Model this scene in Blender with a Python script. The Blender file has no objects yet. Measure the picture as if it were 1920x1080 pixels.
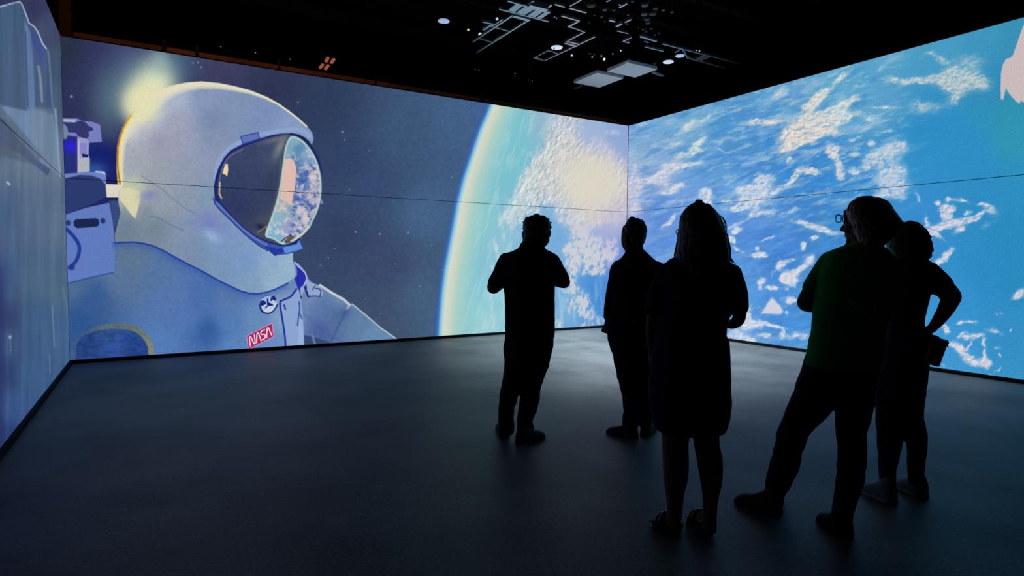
import bpy, math, random
import numpy as np
from mathutils import Vector
random.seed(7)
rng = np.random.default_rng(7)
sc = bpy.context.scene
COL = sc.collection
PI = math.pi

# ------------------------------------------------------------------ camera
F, YAW, PITCH, ROLL, H = 1124.31, 0.541211, -0.047806, 0.006392, 1.33
K = H / 1.38
YF, XR, XL, ZT = 9.501 * K, 8.490 * K, -0.9256 * K, 4.1436 * K
cy_, sy_ = math.cos(YAW), math.sin(YAW)
FW = np.array([sy_ * math.cos(PITCH), cy_ * math.cos(PITCH), math.sin(PITCH)])
_r = np.array([cy_, -sy_, 0.0]); _u = np.cross(_r, FW)
RT = math.cos(ROLL) * _r + math.sin(ROLL) * _u
UP = -math.sin(ROLL) * _r + math.cos(ROLL) * _u
CAM = np.array([0.0, 0.0, H])

def to_px(P):
    v = P - CAM; d = v @ FW
    return 960 + F * (v @ RT) / d, 540 - F * (v @ UP) / d

def ray(u, v):
    return FW + RT * ((u - 960) / F) + UP * ((540 - v) / F)

def on_z(u, v, z):
    d = ray(u, v); return CAM + d * ((z - H) / d[2])

def on_y(u, v, y):
    d = ray(u, v); return CAM + d * (y / d[1])

def on_x(u, v, x):
    d = ray(u, v); return CAM + d * (x / d[0])

cd = bpy.data.cameras.new('camera')
cd.sensor_width = 36; cd.lens = F / 1920 * 36; cd.clip_end = 200; cd.clip_start = 0.05
cam = bpy.data.objects.new('camera', cd); COL.objects.link(cam)
from mathutils import Matrix
M = Matrix.Identity(4)
for i in range(3):
    M[i][0], M[i][1], M[i][2], M[i][3] = RT[i], UP[i], -FW[i], CAM[i]
cam.matrix_world = M
sc.camera = cam
sc.view_settings.view_transform = 'Standard'
sc.view_settings.look = 'None'
sc.view_settings.exposure = 0; sc.view_settings.gamma = 1
sc.view_settings.use_curve_mapping = False
w = bpy.data.worlds.new('dark_hall'); sc.world = w; w.use_nodes = True
w.node_tree.nodes['Background'].inputs[0].default_value = (0, 0, 0, 1)
w.node_tree.nodes['Background'].inputs[1].default_value = 0

# ------------------------------------------------------------------ helpers
def lin(c):
    c = np.asarray(c, float) / 255.0
    return np.where(c <= 0.04045, c / 12.92, ((c + 0.055) / 1.055) ** 2.4)

def mat(name, rgb, rough=0.8, metal=0.0, spec=0.3, noise=0.0, nscale=30.0, bump=0.0, emis=None, estr=1.0, sheen=0.0):
    m = bpy.data.materials.new(name); m.use_nodes = True
    nt = m.node_tree; b = nt.nodes['Principled BSDF']
    b.inputs['Base Color'].default_value = (*rgb, 1)
    b.inputs['Roughness'].default_value = rough
    b.inputs['Metallic'].default_value = metal
    b.inputs['Specular IOR Level'].default_value = spec
    if sheen: b.inputs['Sheen Weight'].default_value = sheen
    if noise or bump:
        tc = nt.nodes.new('ShaderNodeTexCoord')
        n = nt.nodes.new('ShaderNodeTexNoise'); n.inputs['Scale'].default_value = nscale
        n.inputs['Detail'].default_value = 5
        nt.links.new(tc.outputs['Object'], n.inputs['Vector'])
        if noise:
            mx = nt.nodes.new('ShaderNodeMix'); mx.data_type = 'RGBA'
            mx.inputs[6].default_value = tuple(max(0, c * (1 - noise)) for c in rgb) + (1,)
            mx.inputs[7].default_value = tuple(min(1, c * (1 + noise)) for c in rgb) + (1,)
            nt.links.new(n.outputs['Fac'], mx.inputs[0]); nt.links.new(mx.outputs[2], b.inputs['Base Color'])
        if bump:
            bp = nt.nodes.new('ShaderNodeBump'); bp.inputs['Strength'].default_value = bump
            bp.inputs['Distance'].default_value = 0.01
            nt.links.new(n.outputs['Fac'], bp.inputs['Height']); nt.links.new(bp.outputs[0], b.inputs['Normal'])
    if emis is not None:
        b.inputs['Emission Color'].default_value = (*emis, 1)
        b.inputs['Emission Strength'].default_value = estr
    return m

def mesh_obj(name, V, Fc, material=None, parent=None, smooth=False, origin=None):
    V = np.asarray(V, float).reshape(-1, 3)
    o = np.zeros(3) if origin is None else np.asarray(origin, float)
    me = bpy.data.meshes.new(name)
    me.from_pydata((V - o).tolist(), [], [list(map(int, f)) for f in Fc]); me.update()
    if smooth: me.polygons.foreach_set('use_smooth', [True] * len(me.polygons))
    ob = bpy.data.objects.new(name, me); COL.objects.link(ob)
    ob.location = o
    if material: me.materials.append(material)
    if parent is not None:
        ob.parent = parent
        ob.location = Vector(o) - Vector(root_loc(parent))
    return ob

def root_loc(o):
    l = Vector(o.location)
    while o.parent is not None:
        o = o.parent; l = l + Vector(o.location)
    return l

def tag(o, label=None, category=None, group=None, kind=None):
    if label: o['label'] = label
    if category: o['category'] = category
    if group: o['group'] = group
    if kind: o['kind'] = kind
    return o

def empty(name, loc, label, category, group=None):
    o = bpy.data.objects.new(name, None); COL.objects.link(o); o.location = Vector(loc)
    return tag(o, label, category, group)

def box(c, hx, hy, hz, ax=(1, 0, 0), ay=(0, 1, 0), az=(0, 0, 1)):
    c = np.asarray(c, float); ax = np.asarray(ax, float); ay = np.asarray(ay, float); az = np.asarray(az, float)
    V = [c + sx * hx * ax + sy * hy * ay + sz * hz * az for sx in (-1, 1) for sy in (-1, 1) for sz in (-1, 1)]
    Fc = [(0, 1, 3, 2), (4, 6, 7, 5), (0, 4, 5, 1), (2, 3, 7, 6), (0, 2, 6, 4), (1, 5, 7, 3)]
    return V, Fc

def bar(a, b, r, up=(0, 0, 1), r2=None):
    a = np.asarray(a, float); b = np.asarray(b, float); d = b - a; L = np.linalg.norm(d); d /= L
    s = np.cross(d, up); s /= np.linalg.norm(s); t = np.cross(s, d)
    return box((a + b) / 2, r, L / 2, r2 or r, s, d, t)

def join(parts):
    V = []; Fc = []
    for v, f in parts:
        n = len(V); V.extend([np.asarray(x) for x in v]); Fc.extend([tuple(i + n for i in q) for q in f])
    return V, Fc

def loft(rings, cap=True):
    n = len(rings[0]); V = [p for r in rings for p in r]; Fc = []
    for i in range(len(rings) - 1):
        for j in range(n):
            k = (j + 1) % n
            Fc.append((i * n + j, i * n + k, (i + 1) * n + k, (i + 1) * n + j))
    if cap:
        Fc.append(tuple(range(n))[::-1]); Fc.append(tuple((len(rings) - 1) * n + j for j in range(n)))
    return V, Fc

def lathe(c, prof, n=32, axis=(0, 0, 1)):
    c = np.asarray(c, float)
    rings = [[c + np.array([r * math.cos(2 * PI * j / n), r * math.sin(2 * PI * j / n), z]) for j in range(n)] for r, z in prof]
    return loft(rings)

def tube(path, rad, n=14, squash=None):
    P = [np.asarray(p, float) for p in path]
    # resample smoothly (Catmull-Rom)
    if len(P) > 2:
        Q = []; R = []
        ext = [2 * P[0] - P[1]] + P + [2 * P[-1] - P[-2]]
        for i in range(len(P) - 1):
            for s in range(6):
                t = s / 6
                p0, p1, p2, p3 = ext[i:i + 4]
                Q.append(0.5 * ((2 * p1) + (-p0 + p2) * t + (2 * p0 - 5 * p1 + 4 * p2 - p3) * t * t + (-p0 + 3 * p1 - 3 * p2 + p3) * t ** 3))
                R.append(rad[i] * (1 - t) + rad[i + 1] * t)
        Q.append(P[-1]); R.append(rad[-1]); P, rad = Q, R
    rings = []; s = None
    # rounded ends
    d0 = P[1] - P[0]; d0 /= np.linalg.norm(d0); d1 = P[-1] - P[-2]; d1 /= np.linalg.norm(d1)
    PP = [P[0] - d0 * rad[0] * k for k in (0.95, 0.7, 0.35)] + P + [P[-1] + d1 * rad[-1] * k for k in (0.35, 0.7, 0.95)]
    RR = [rad[0] * k for k in (0.31, 0.71, 0.93)] + list(rad) + [rad[-1] * k for k in (0.93, 0.71, 0.31)]
    for i, p in enumerate(PP):
        d = PP[min(i + 1, len(PP) - 1)] - PP[max(i - 1, 0)]; d /= np.linalg.norm(d)
        if s is None:
            a = np.array([0, 0, 1.0]) if abs(d[2]) < 0.9 else np.array([1.0, 0, 0])
            s = np.cross(d, a)
        s = s - d * (s @ d); s /= np.linalg.norm(s); t = np.cross(d, s)
        rings.append([p + RR[i] * (math.cos(2 * PI * j / n) * s + math.sin(2 * PI * j / n) * t) for j in range(n)])
    return loft(rings)

def ellipsoid(c, ax, r, n=20, m=12):
    c = np.asarray(c, float)
    rings = []
    for i in range(1, m):
        th = PI * i / m
        rings.append([c + ax[0] * r[0] * math.sin(th) * math.cos(2 * PI * j / n) + ax[1] * r[1] * math.sin(th) * math.sin(2 * PI * j / n) + ax[2] * r[2] * math.cos(th) for j in range(n)])
    return loft(rings)

def fuse(name, parts, voxel, material, parent, smooth=5, folds=0.0, fscale=18.0, seed=0.0, post=None):
    """one continuous surface out of overlapping closed lofts"""
    V, Fc = join(parts)
    tmp = mesh_obj('tmp', V, Fc)
    r = tmp.modifiers.new('r', 'REMESH'); r.mode = 'VOXEL'; r.voxel_size = voxel
    if smooth:
        s = tmp.modifiers.new('s', 'SMOOTH'); s.iterations = smooth; s.factor = 0.5
    dg = bpy.context.evaluated_depsgraph_get()
    me = bpy.data.meshes.new_from_object(tmp.evaluated_get(dg))
    old = tmp.data; bpy.data.objects.remove(tmp); bpy.data.meshes.remove(old)
    n = len(me.vertices); co = np.empty(n * 3); me.vertices.foreach_get('co', co); co = co.reshape(-1, 3)
    if folds:
        no = np.empty(n * 3); me.vertices.foreach_get('normal', no); no = no.reshape(-1, 3)
        x, y, z = (co * fscale).T
        a_ = x * .8 + z * .35 + 1.9 * np.sin(z * .63 + seed) + 1.3 * np.sin(y * .9 - seed); b_ = z * .9 - x * .5 + 1.7 * np.sin(x * .7 + 2 * seed) + 1.1 * np.sin(y * .8)
        d = np.sin(a_) * np.sin(b_) + .45 * np.sin(a_ * 1.9 + 2.2 * np.sin(b_ * .6)) + .25 * np.sin(b_ * 3.1 + 1.5 * np.sin(a_))
        co = co + no * (d * folds * .8)[:, None]
    if post: co = post(co)
    o = np.array(root_loc(parent)) if parent is not None else co.mean(0)
    me.vertices.foreach_set('co', (co - o).ravel()); me.update()
    me.name = name
    me.polygons.foreach_set('use_smooth', [True] * len(me.polygons))
    me.materials.clear(); me.materials.append(material)
    ob = bpy.data.objects.new(name, me); COL.objects.link(ob)
    if parent is not None: ob.parent = parent
    else: ob.location = o
    return ob

# ------------------------------------------------------------------ pictures on the video walls
def _h(ix, iy, s):
    a = (ix.astype(np.int64) * 374761393 + iy.astype(np.int64) * 668265263 + s * 974634777) & 0xFFFFFFFF
    a = ((a ^ (a >> 13)) * 1274126177) & 0xFFFFFFFF
    return ((a ^ (a >> 16)) & 0xFFFFFF) / float(0xFFFFFF)

def vnoise(x, y, s):
    ix = np.floor(x); iy = np.floor(y); fx = x - ix; fy = y - iy
    fx = fx * fx * (3 - 2 * fx); fy = fy * fy * (3 - 2 * fy)
    a, b, c, d = _h(ix, iy, s), _h(ix + 1, iy, s), _h(ix, iy + 1, s), _h(ix + 1, iy + 1, s)
    return (a * (1 - fx) + b * fx) * (1 - fy) + (c * (1 - fx) + d * fx) * fy

def fbm(x, y, s, o=5, g=0.55):
    t = 0; a = 1; n = 0
    for i in range(o):
        t = t + a * vnoise(x, y, s + i); n += a; a *= g; x = x * 2.03 + 11.3; y = y * 2.03 + 5.7
    return t / n

def ss(a, b, x):
    t = np.clip((x - a) / (b - a), 0, 1); return t * t * (3 - 2 * t)

def spline(pts, k=6, closed=True):
    P = np.asarray(pts, float); n = len(P); out = []
    for i in range(n if closed else n - 1):
        if closed: p0, p1, p2, p3 = P[i - 1], P[i], P[(i + 1) % n], P[(i + 2) % n]
        else: p0, p1, p2, p3 = P[max(i - 1, 0)], P[i], P[i + 1], P[min(i + 2, n - 1)]
        for j in range(k):
            t = j / k
            out.append(0.5 * ((2 * p1) + (-p0 + p2) * t + (2 * p0 - 5 * p1 + 4 * p2 - p3) * t * t + (-p0 + 3 * p1 - 3 * p2 + p3) * t ** 3))
    if not closed: out.append(P[-1])
    return np.array(out)

def sdf(U, V, pts, margin=8):
    """signed distance to a polygon, positive inside"""
    P = np.asarray(pts, float)
    D = np.full(U.shape, -float(margin))
    m = (U > P[:, 0].min() - margin) & (U < P[:, 0].max() + margin) & (V > P[:, 1].min() - margin) & (V < P[:, 1].max() + margin)
    if not m.any(): return D
    x = U[m]; y = V[m]; d2 = np.full(x.shape, 1e9); ins = np.zeros(x.shape, bool)
    n = len(P)
    for i in range(n):
        ax, ay = P[i]; bx, by = P[(i + 1) % n]
        ex, ey = bx - ax, by - ay; L = ex * ex + ey * ey
        if L < 1e-9: continue
        t = np.clip(((x - ax) * ex + (y - ay) * ey) / L, 0, 1)
        d2 = np.minimum(d2, (x - ax - t * ex) ** 2 + (y - ay - t * ey) ** 2)
        if ay != by:
            c = ((ay > y) != (by > y)) & (x < (bx - ax) * (y - ay) / (by - ay) + ax)
            ins ^= c
    d = np.sqrt(d2); D[m] = np.where(ins, d, -np.minimum(d, margin))
    return D

def linedist(U, V, pts, margin=30):
    P = np.asarray(pts, float)
    D = np.full(U.shape, float(margin))
    m = (U > P[:, 0].min() - margin) & (U < P[:, 0].max() + margin) & (V > P[:, 1].min() - margin) & (V < P[:, 1].max() + margin)
    if not m.any(): return D
    x = U[m]; y = V[m]; d2 = np.full(x.shape, 1e9)
    for (ax, ay), (bx, by) in zip(P[:-1], P[1:]):
        ex, ey = bx - ax, by - ay; L = ex * ex + ey * ey + 1e-9
        t = np.clip(((x - ax) * ex + (y - ay) * ey) / L, 0, 1)
        d2 = np.minimum(d2, (x - ax - t * ex) ** 2 + (y - ay - t * ey) ** 2)
    D[m] = np.minimum(np.sqrt(d2), margin)
    return D

class Pic:
    def __init__(s, U, V):
        s.U, s.V = U, V; s.C = np.zeros(U.shape + (3,))
    def field(s, ctrl, p=1.6, soft=30):
        num = np.zeros(s.C.shape); den = np.zeros(s.U.shape)
        for u, v, c in ctrl:
            w_ = 1.0 / (((s.U - u) ** 2 + (s.V - v) ** 2 + soft ** 2) ** p)
            num += w_[..., None] * np.array(c, float); den += w_
        return num / den[..., None]
    def mix(s, col, a):
        col = np.asarray(col, float)
        s.C += (col - s.C) * np.clip(a, 0, 1)[..., None]
    def poly(s, pts, col, soft=0.8, smooth=0, a=1.0):
        P = spline(pts, smooth) if smooth else pts
        d = sdf(s.U, s.V, P, margin=max(8, soft * 2))
        s.mix(col, a * ss(-soft, soft, d)); return d
    def line(s, pts, wd, col, a=1.0, smooth=0, soft=0.8):
        P = spline(pts, smooth, False) if smooth else pts
        s.mix(col, a * (1 - ss(wd / 2 - soft * 0.5, wd / 2 + soft, linedist(s.U, s.V, P, 12 + wd))))
    def blob(s, u, v, ru, rv, col, a=1.0, ang=0, p=1.0):
        ca, sa = math.cos(math.radians(ang)), math.sin(math.radians(ang))
        x = (s.U - u) * ca - (s.V - v) * sa; y = (s.U - u) * sa + (s.V - v) * ca
        s.mix(col, a * np.exp(-(((x / ru) ** 2 + (y / rv) ** 2) ** p)))

def density(U, V, blobs):
    D = np.zeros(U.shape)
    for b in blobs:
        u, v, ru, rv, ang, wt = b
        m = (abs(U - u) < 3 * max(ru, rv) + 4) & (abs(V - v) < 3 * max(ru, rv) + 4)
        if not m.any(): continue
        ca, sa = math.cos(math.radians(ang)), math.sin(math.radians(ang))
        x = (U[m] - u) * ca - (V[m] - v) * sa; y = (U[m] - u) * sa + (V[m] - v) * ca
        D[m] += wt * np.exp(-(((x / (ru * 1.05)) ** 2 + (y / (rv * 1.05)) ** 2) ** 1.15))
    return D

# --- right wall: ocean and clouds
OCEAN = [(1180, 260, (128, 170, 214)), (1180, 340, (150, 172, 214)), (1180, 400, (150, 165, 215)), (1230, 300, (125, 165, 212)), (1260, 240, (112, 166, 208)),
 (1300, 215, (105, 165, 205)), (1400, 180, (88, 155, 205)), (1480, 180, (92, 160, 205)), (1560, 140, (95, 165, 200)), (1650, 105, (85, 160, 198)),
 (1760, 80, (72, 155, 195)), (1850, 60, (62, 148, 188)), (1900, 60, (55, 145, 180)), (1860, 160, (48, 140, 185)), (1400, 260, (82, 148, 205)),
 (1400, 310, (75, 140, 205)), (1350, 330, (88, 150, 208)), (1480, 300, (52, 132, 205)), (1440, 290, (65, 140, 205)), (1560, 350, (62, 138, 205)), (1600, 350, (62, 140, 205)),
 (1640, 190, (90, 160, 200)), (1740, 230, (45, 140, 195)), (1730, 300, (48, 142, 200)), (1820, 280, (46, 142, 195)), (1900, 210, (48, 145, 175)),
 (1900, 260, (50, 148, 180)), (1900, 340, (45, 142, 190)), (1850, 350, (46, 140, 195)), (1720, 400, (55, 140, 205)), (1900, 440, (42, 138, 190)),
 (1900, 520, (42, 138, 190)), (1850, 520, (46, 138, 196)), (1800, 560, (52, 145, 205)), (1780, 650, (60, 150, 210)), (1900, 640, (50, 142, 195)), (1900, 700, (55, 145, 195)),
 (1800, 690, (62, 150, 205)), (1240, 400, (85, 135, 210)), (1250, 440, (78, 132, 210)), (1260, 480, (92, 145, 215)), (1400, 420, (70, 132, 208)), (1460, 450, (58, 128, 208)), (1450, 480, (55, 125, 205)),
 (1400, 520, (72, 140, 212)), (1400, 560, (75, 145, 215)), (1490, 600, (62, 138, 210)), (1460, 600, (60, 132, 208)), (1430, 640, (90, 150, 210)), (1520, 660, (75, 148, 208)), (1530, 400, (62, 130, 200)), (1560, 400, (55, 135, 200))]
RC = [(1311, 226, 35, 5, 35, .5), (1430, 228, 48, 7, 4, .8), (1524, 192, 30, 9, 40, .75), (1460, 174, 20, 7, 50, .55), (1486, 190, 9, 6, 20, .4), (1524, 238, 52, 17, 15, 1.1),
 (1289, 238, 12, 8, 0, .4), (1378, 207, 16, 3, 20, .4), (1707, 150, 42, 6, 3, .9), (1780, 147, 30, 15, 0, .9), (1812, 155, 42, 18, 0, .9), (1818, 117, 35, 16, 0, .55),
 (1760, 111, 20, 7, -30, .5), (1789, 184, 13, 13, 0, .6), (1739, 201, 40, 14, 0, .45), (1578, 147, 28, 6, 35, .6), (1587, 195, 26, 9, 30, .95), (1532, 184, 20, 8, 35, .5),
 (1541, 217, 32, 12, 10, .8), (1655, 201, 22, 3.5, 0, .55), (1637, 222, 18, 10, 0, .45), (1739, 101, 14, 3, 20, .35), (1645, 130, 8, 3, 40, .4), (1600, 215, 30, 7, 10, .4),
 (1264, 270, 22, 9, 25, .5), (1305, 274, 25, 7, 35, .85), (1295, 288, 30, 4, 15, .6), (1253, 317, 30, 12, 25, .9), (1295, 309, 28, 4, 8, .65), (1232, 340, 28, 13, 0, .6),
 (1260, 355, 28, 9, 10, .65), (1186, 350, 16, 50, 0, .75), (1187, 390, 14, 10, 0, .6), (1324, 363, 12, 11, 0, .8), (1324, 377, 15, 7, -40, .85), (1360, 376, 11, 4, 0, .7),
 (1416, 359, 40, 13, 35, .8), (1395, 384, 42, 7, 15, .75), (1426, 334, 15, 6, 20, .75), (1391, 355, 12, 8, 0, .65), (1441, 365, 35, 8, 30, .7), (1416, 399, 15, 8, 40, .6),
 (1439, 399, 23, 5, 15, .65), (1482, 397, 24, 5, 15, .6), (1257, 413, 23, 4.5, 42, .95), (1378, 422, 26, 4, 18, .6), (1387, 432, 9, 5, 0, .85), (1372, 450, 8, 7, 0, .9),
 (1439, 447, 19, 3.5, 25, .7), (1514, 249, 46, 17, 25, 1.2), (1482, 276, 25, 7, 30, .95), (1491, 332, 22, 6, 45, 1.0), (1520, 320, 20, 5, -8, .8), (1478, 299, 6, 3, 0, .8),
 (1503, 417, 26, 5, -10, .6), (1545, 432, 32, 7, -12, .95), (1528, 449, 7, 3, 0, .8), (1362, 282, 20, 2.5, -5, .5), (1378, 257, 40, 5, 5, .3), (1562, 278, 15, 12, 0, .85),
 (1568, 299, 17, 9, -50, .85), (1577, 324, 9, 13, 10, 1.0), (1603, 322, 15, 8, -35, .75), (1632, 270, 9, 6, 0, .95), (1626, 303, 12, 18, -15, .65), (1649, 292, 15, 10, 30, .95),
 (1678, 280, 26, 14, 10, .85), (1672, 328, 26, 27, 0, .85), (1674, 359, 28, 14, 0, .8), (1650, 366, 10, 8, 0, .5), (1664, 247, 16, 4, 0, .55), (1566, 249, 8, 6, 0, .8), (1603, 261, 13, 4, 20, .65),
 (1603, 288, 9, 5, 0, .7), (1720, 372, 10, 4, -60, .6), (1760, 380, 5, 5, 0, .85), (1780, 374, 6, 4, 30, .7), (1801, 376, 16, 4, -10, .65), (1776, 392, 16, 8, 10, 1.0), (1774, 411, 9, 12, 0, .95),
 (1760, 424, 21, 9, 5, .9), (1801, 415, 27, 6, 8, 1.0), (1832, 407, 19, 5, 25, .95), (1857, 394, 18, 9, -30, .55), (1845, 384, 13, 3, -5, .75), (1797, 433, 13, 7, 30, .9), (1739, 411, 4, 12, 15, .6),
 (1753, 440, 23, 5, -35, .85), (1853, 422, 15, 6, 25, .4), (1815, 399, 5, 5, 0, .75), (1775, 476, 19, 7, 50, .95), (1762, 490, 9, 6, 40, .7), (1382, 436, 9, 5, 0, .6), (1374, 451, 7, 6, 0, .8), (1378, 467, 9, 4, 0, .9),
 (1391, 471, 5, 3, 0, .6), (1418, 467, 5, 5, 0, .9), (1422, 479, 14, 4.5, 0, 1.1), (1505, 461, 7, 8, 0, 1.1), (1528, 448, 7, 3, 20, .8), (1460, 497, 10, 8, 40, .9), (1474, 492, 13, 4, 20, .7), (1490, 487, 6, 4, 0, .5),
 (1474, 520, 9, 14, 0, 1.15), (1487, 526, 7, 9, 0, .9), (1499, 507, 26, 8, 30, 1.1), (1516, 486, 11, 9, 20, .85), (1426, 528, 9, 7, 0, 1.15), (1425, 542, 5, 5, 0, .8), (1441, 543, 6, 5, 0, 1.0), (1453, 543, 6, 5, 0, 1.0), (1476, 542, 4, 3, 0, .7),
 (1482, 562, 15, 7, -10, 1.0), (1476, 586, 4, 5, 0, .7), (1403, 592, 10, 22, 0, .95), (1418, 607, 22, 9, 0, .85), (1453, 611, 22, 3.5, -15, .9), (1466, 626, 6, 7, 0, .95), (1435, 628, 15, 5, 0, .8),
 (1405, 640, 13, 8, 0, .95), (1493, 632, 26, 7, 0, .7), (1382, 628, 20, 14, 0, .95), (1912, 550, 15, 9, 35, 1.1), (1770, 617, 11, 5, -50, .95), (1799, 606, 9, 6, 0, .8), (1818, 602, 15, 4, -5, .7), (1828, 626, 19, 5, 8, .95),
 (1805, 633, 9, 5, 0, .8), (1866, 620, 17, 5, -20, .7), (1848, 642, 5, 14, 0, .85), (1816, 646, 4, 13, -20, .7), (1793, 650, 15, 8, -40, 1.1), (1816, 672, 19, 9, -30, 1.1), (1846, 681, 13, 9, 0, 1.1), (1847, 665, 4, 10, -20, .7), (1870, 652, 9, 4, -20, .7),
 (1877, 667, 3, 4, 0, .7), (1870, 692, 7, 3, 35, .9), (1853, 704, 9, 4, 0, .55), (1891, 617, 4, 4, 0, .7), (1870, 590, 4, 3, 0, .6), (1880, 587, 5, 2, 0, .6), (1766, 688, 6, 8, 0, .4), (1422, 507, 8, 10, 0, .3), (1447, 510, 6, 12, 0, .35)]

def paint_right(U, V):
    p = Pic(U, V); p.C = p.field(OCEAN, 1.7, 16)
    # veils
    a = math.radians(18)
    x = U * math.cos(a) - V * math.sin(a); y = U * math.sin(a) + V * math.cos(a)
    veil = fbm(x / 60, y / 13, 3, 6, .62); reg = ss(1760, 1600, U) * ss(430, 330, V) + 0.35 * ss(1700, 1500, U)
    p.mix((160, 190, 215), 0.62 * ss(.5, .74, veil) * np.clip(reg, 0, 1))
    veil2 = fbm(x / 24, y / 7, 9, 4)
    p.mix((180, 204, 218), 0.5 * ss(.55, .76, veil2) * np.clip(reg, 0, 1))
    p.mix((45, 125, 200), 0.35 * ss(.52, .72, fbm(x / 36, y / 12, 31, 4)) * ss(1720, 1600, U) * ss(440, 360, V))
    wu = (fbm(U / 22, V / 22, 41, 4) - .5) * 18; wv = (fbm(U / 22, V / 22, 51, 4) - .5) * 15
    wu += (fbm(x / 9, y / 5, 61, 3) - .5) * 6; wv += (fbm(x / 9, y / 5, 71, 3) - .5) * 4.5
    D = density(U + wu, V + wv, RC)
    tex = fbm(x / 20 + .5 * fbm(U / 20, V / 20, 81, 2), y / 7, 21, 6, .62); fine = fbm(x / 8, y / 3.0, 27, 4, .6)
    up = ss(470, 400, V)
    t = D * (0.12 + 1.15 * tex + 0.5 * fine)
    al = np.clip(ss(0.10, .92 + .08 * up, t) * (.85 + .4 * fine) + .42 * up * ss(0, .7, D) * (.4 + 1.2 * tex), 0, 1)
    al = al * (1 - .45 * up * ss(.52, .68, fbm(x / 9, y / 4, 29, 4, .6)))
    p.C *= (1 + (.04 + .14 * ss(1720, 1560, U)) * (fbm(x / 16, y / 5, 95, 4) - .5))[..., None]
    col = p.field([(1500, 250, (212, 206, 198)), (1250, 320, (196, 200, 212)), (1190, 360, (190, 192, 212)), (1790, 160, (172, 190, 196)), (1600, 190, (196, 208, 208)), (1680, 300, (178, 196, 212)),
                   (1680, 360, (178, 195, 215)), (1800, 410, (198, 200, 215)), (1430, 370, (188, 200, 216)), (1450, 560, (205, 205, 216)), (1820, 660, (200, 200, 214)), (1430, 630, (190, 203, 220)), (1300, 280, (190, 205, 210))], 1.6, 20)
    col = col * (1.0 + .22 * (fbm((U + 1.6) / 6, (V + 1.6) / 4, 91, 3) - fbm((U - 1.6) / 6, (V - 1.6) / 4, 91, 3)))[..., None]
    p.mix(col * 1.03, al)
    d = sdf(U + (fbm(U / 5, V / 5, 5, 3) - .5) * 2.5, V + (fbm(U / 5, V / 5, 8, 3) - .5) * 2.5, [(1427, 588), (1436, 574), (1443, 563), (1448, 558), (1455, 566), (1463, 574), (1468, 584), (1464, 589), (1445, 588)])
    p.mix((205, 206, 218), ss(-3, 2.5, d))
    # pale pink coast at the far side
    land = [(1990, 20), (1925, 38), (1918, 50), (1911.5, 68), (1904, 90), (1899, 104), (1895, 108), (1886, 111), (1880, 122), (1877, 136), (1876, 165), (1876.5, 186), (1881.5, 187), (1884, 174), (1886, 165), (1893, 177), (1905, 190), (1912, 195), (1914, 189), (1921, 193), (1935, 200), (1990, 190)]
    p.poly(land, (202, 186, 188), 1.0)
    return p.C

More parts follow.
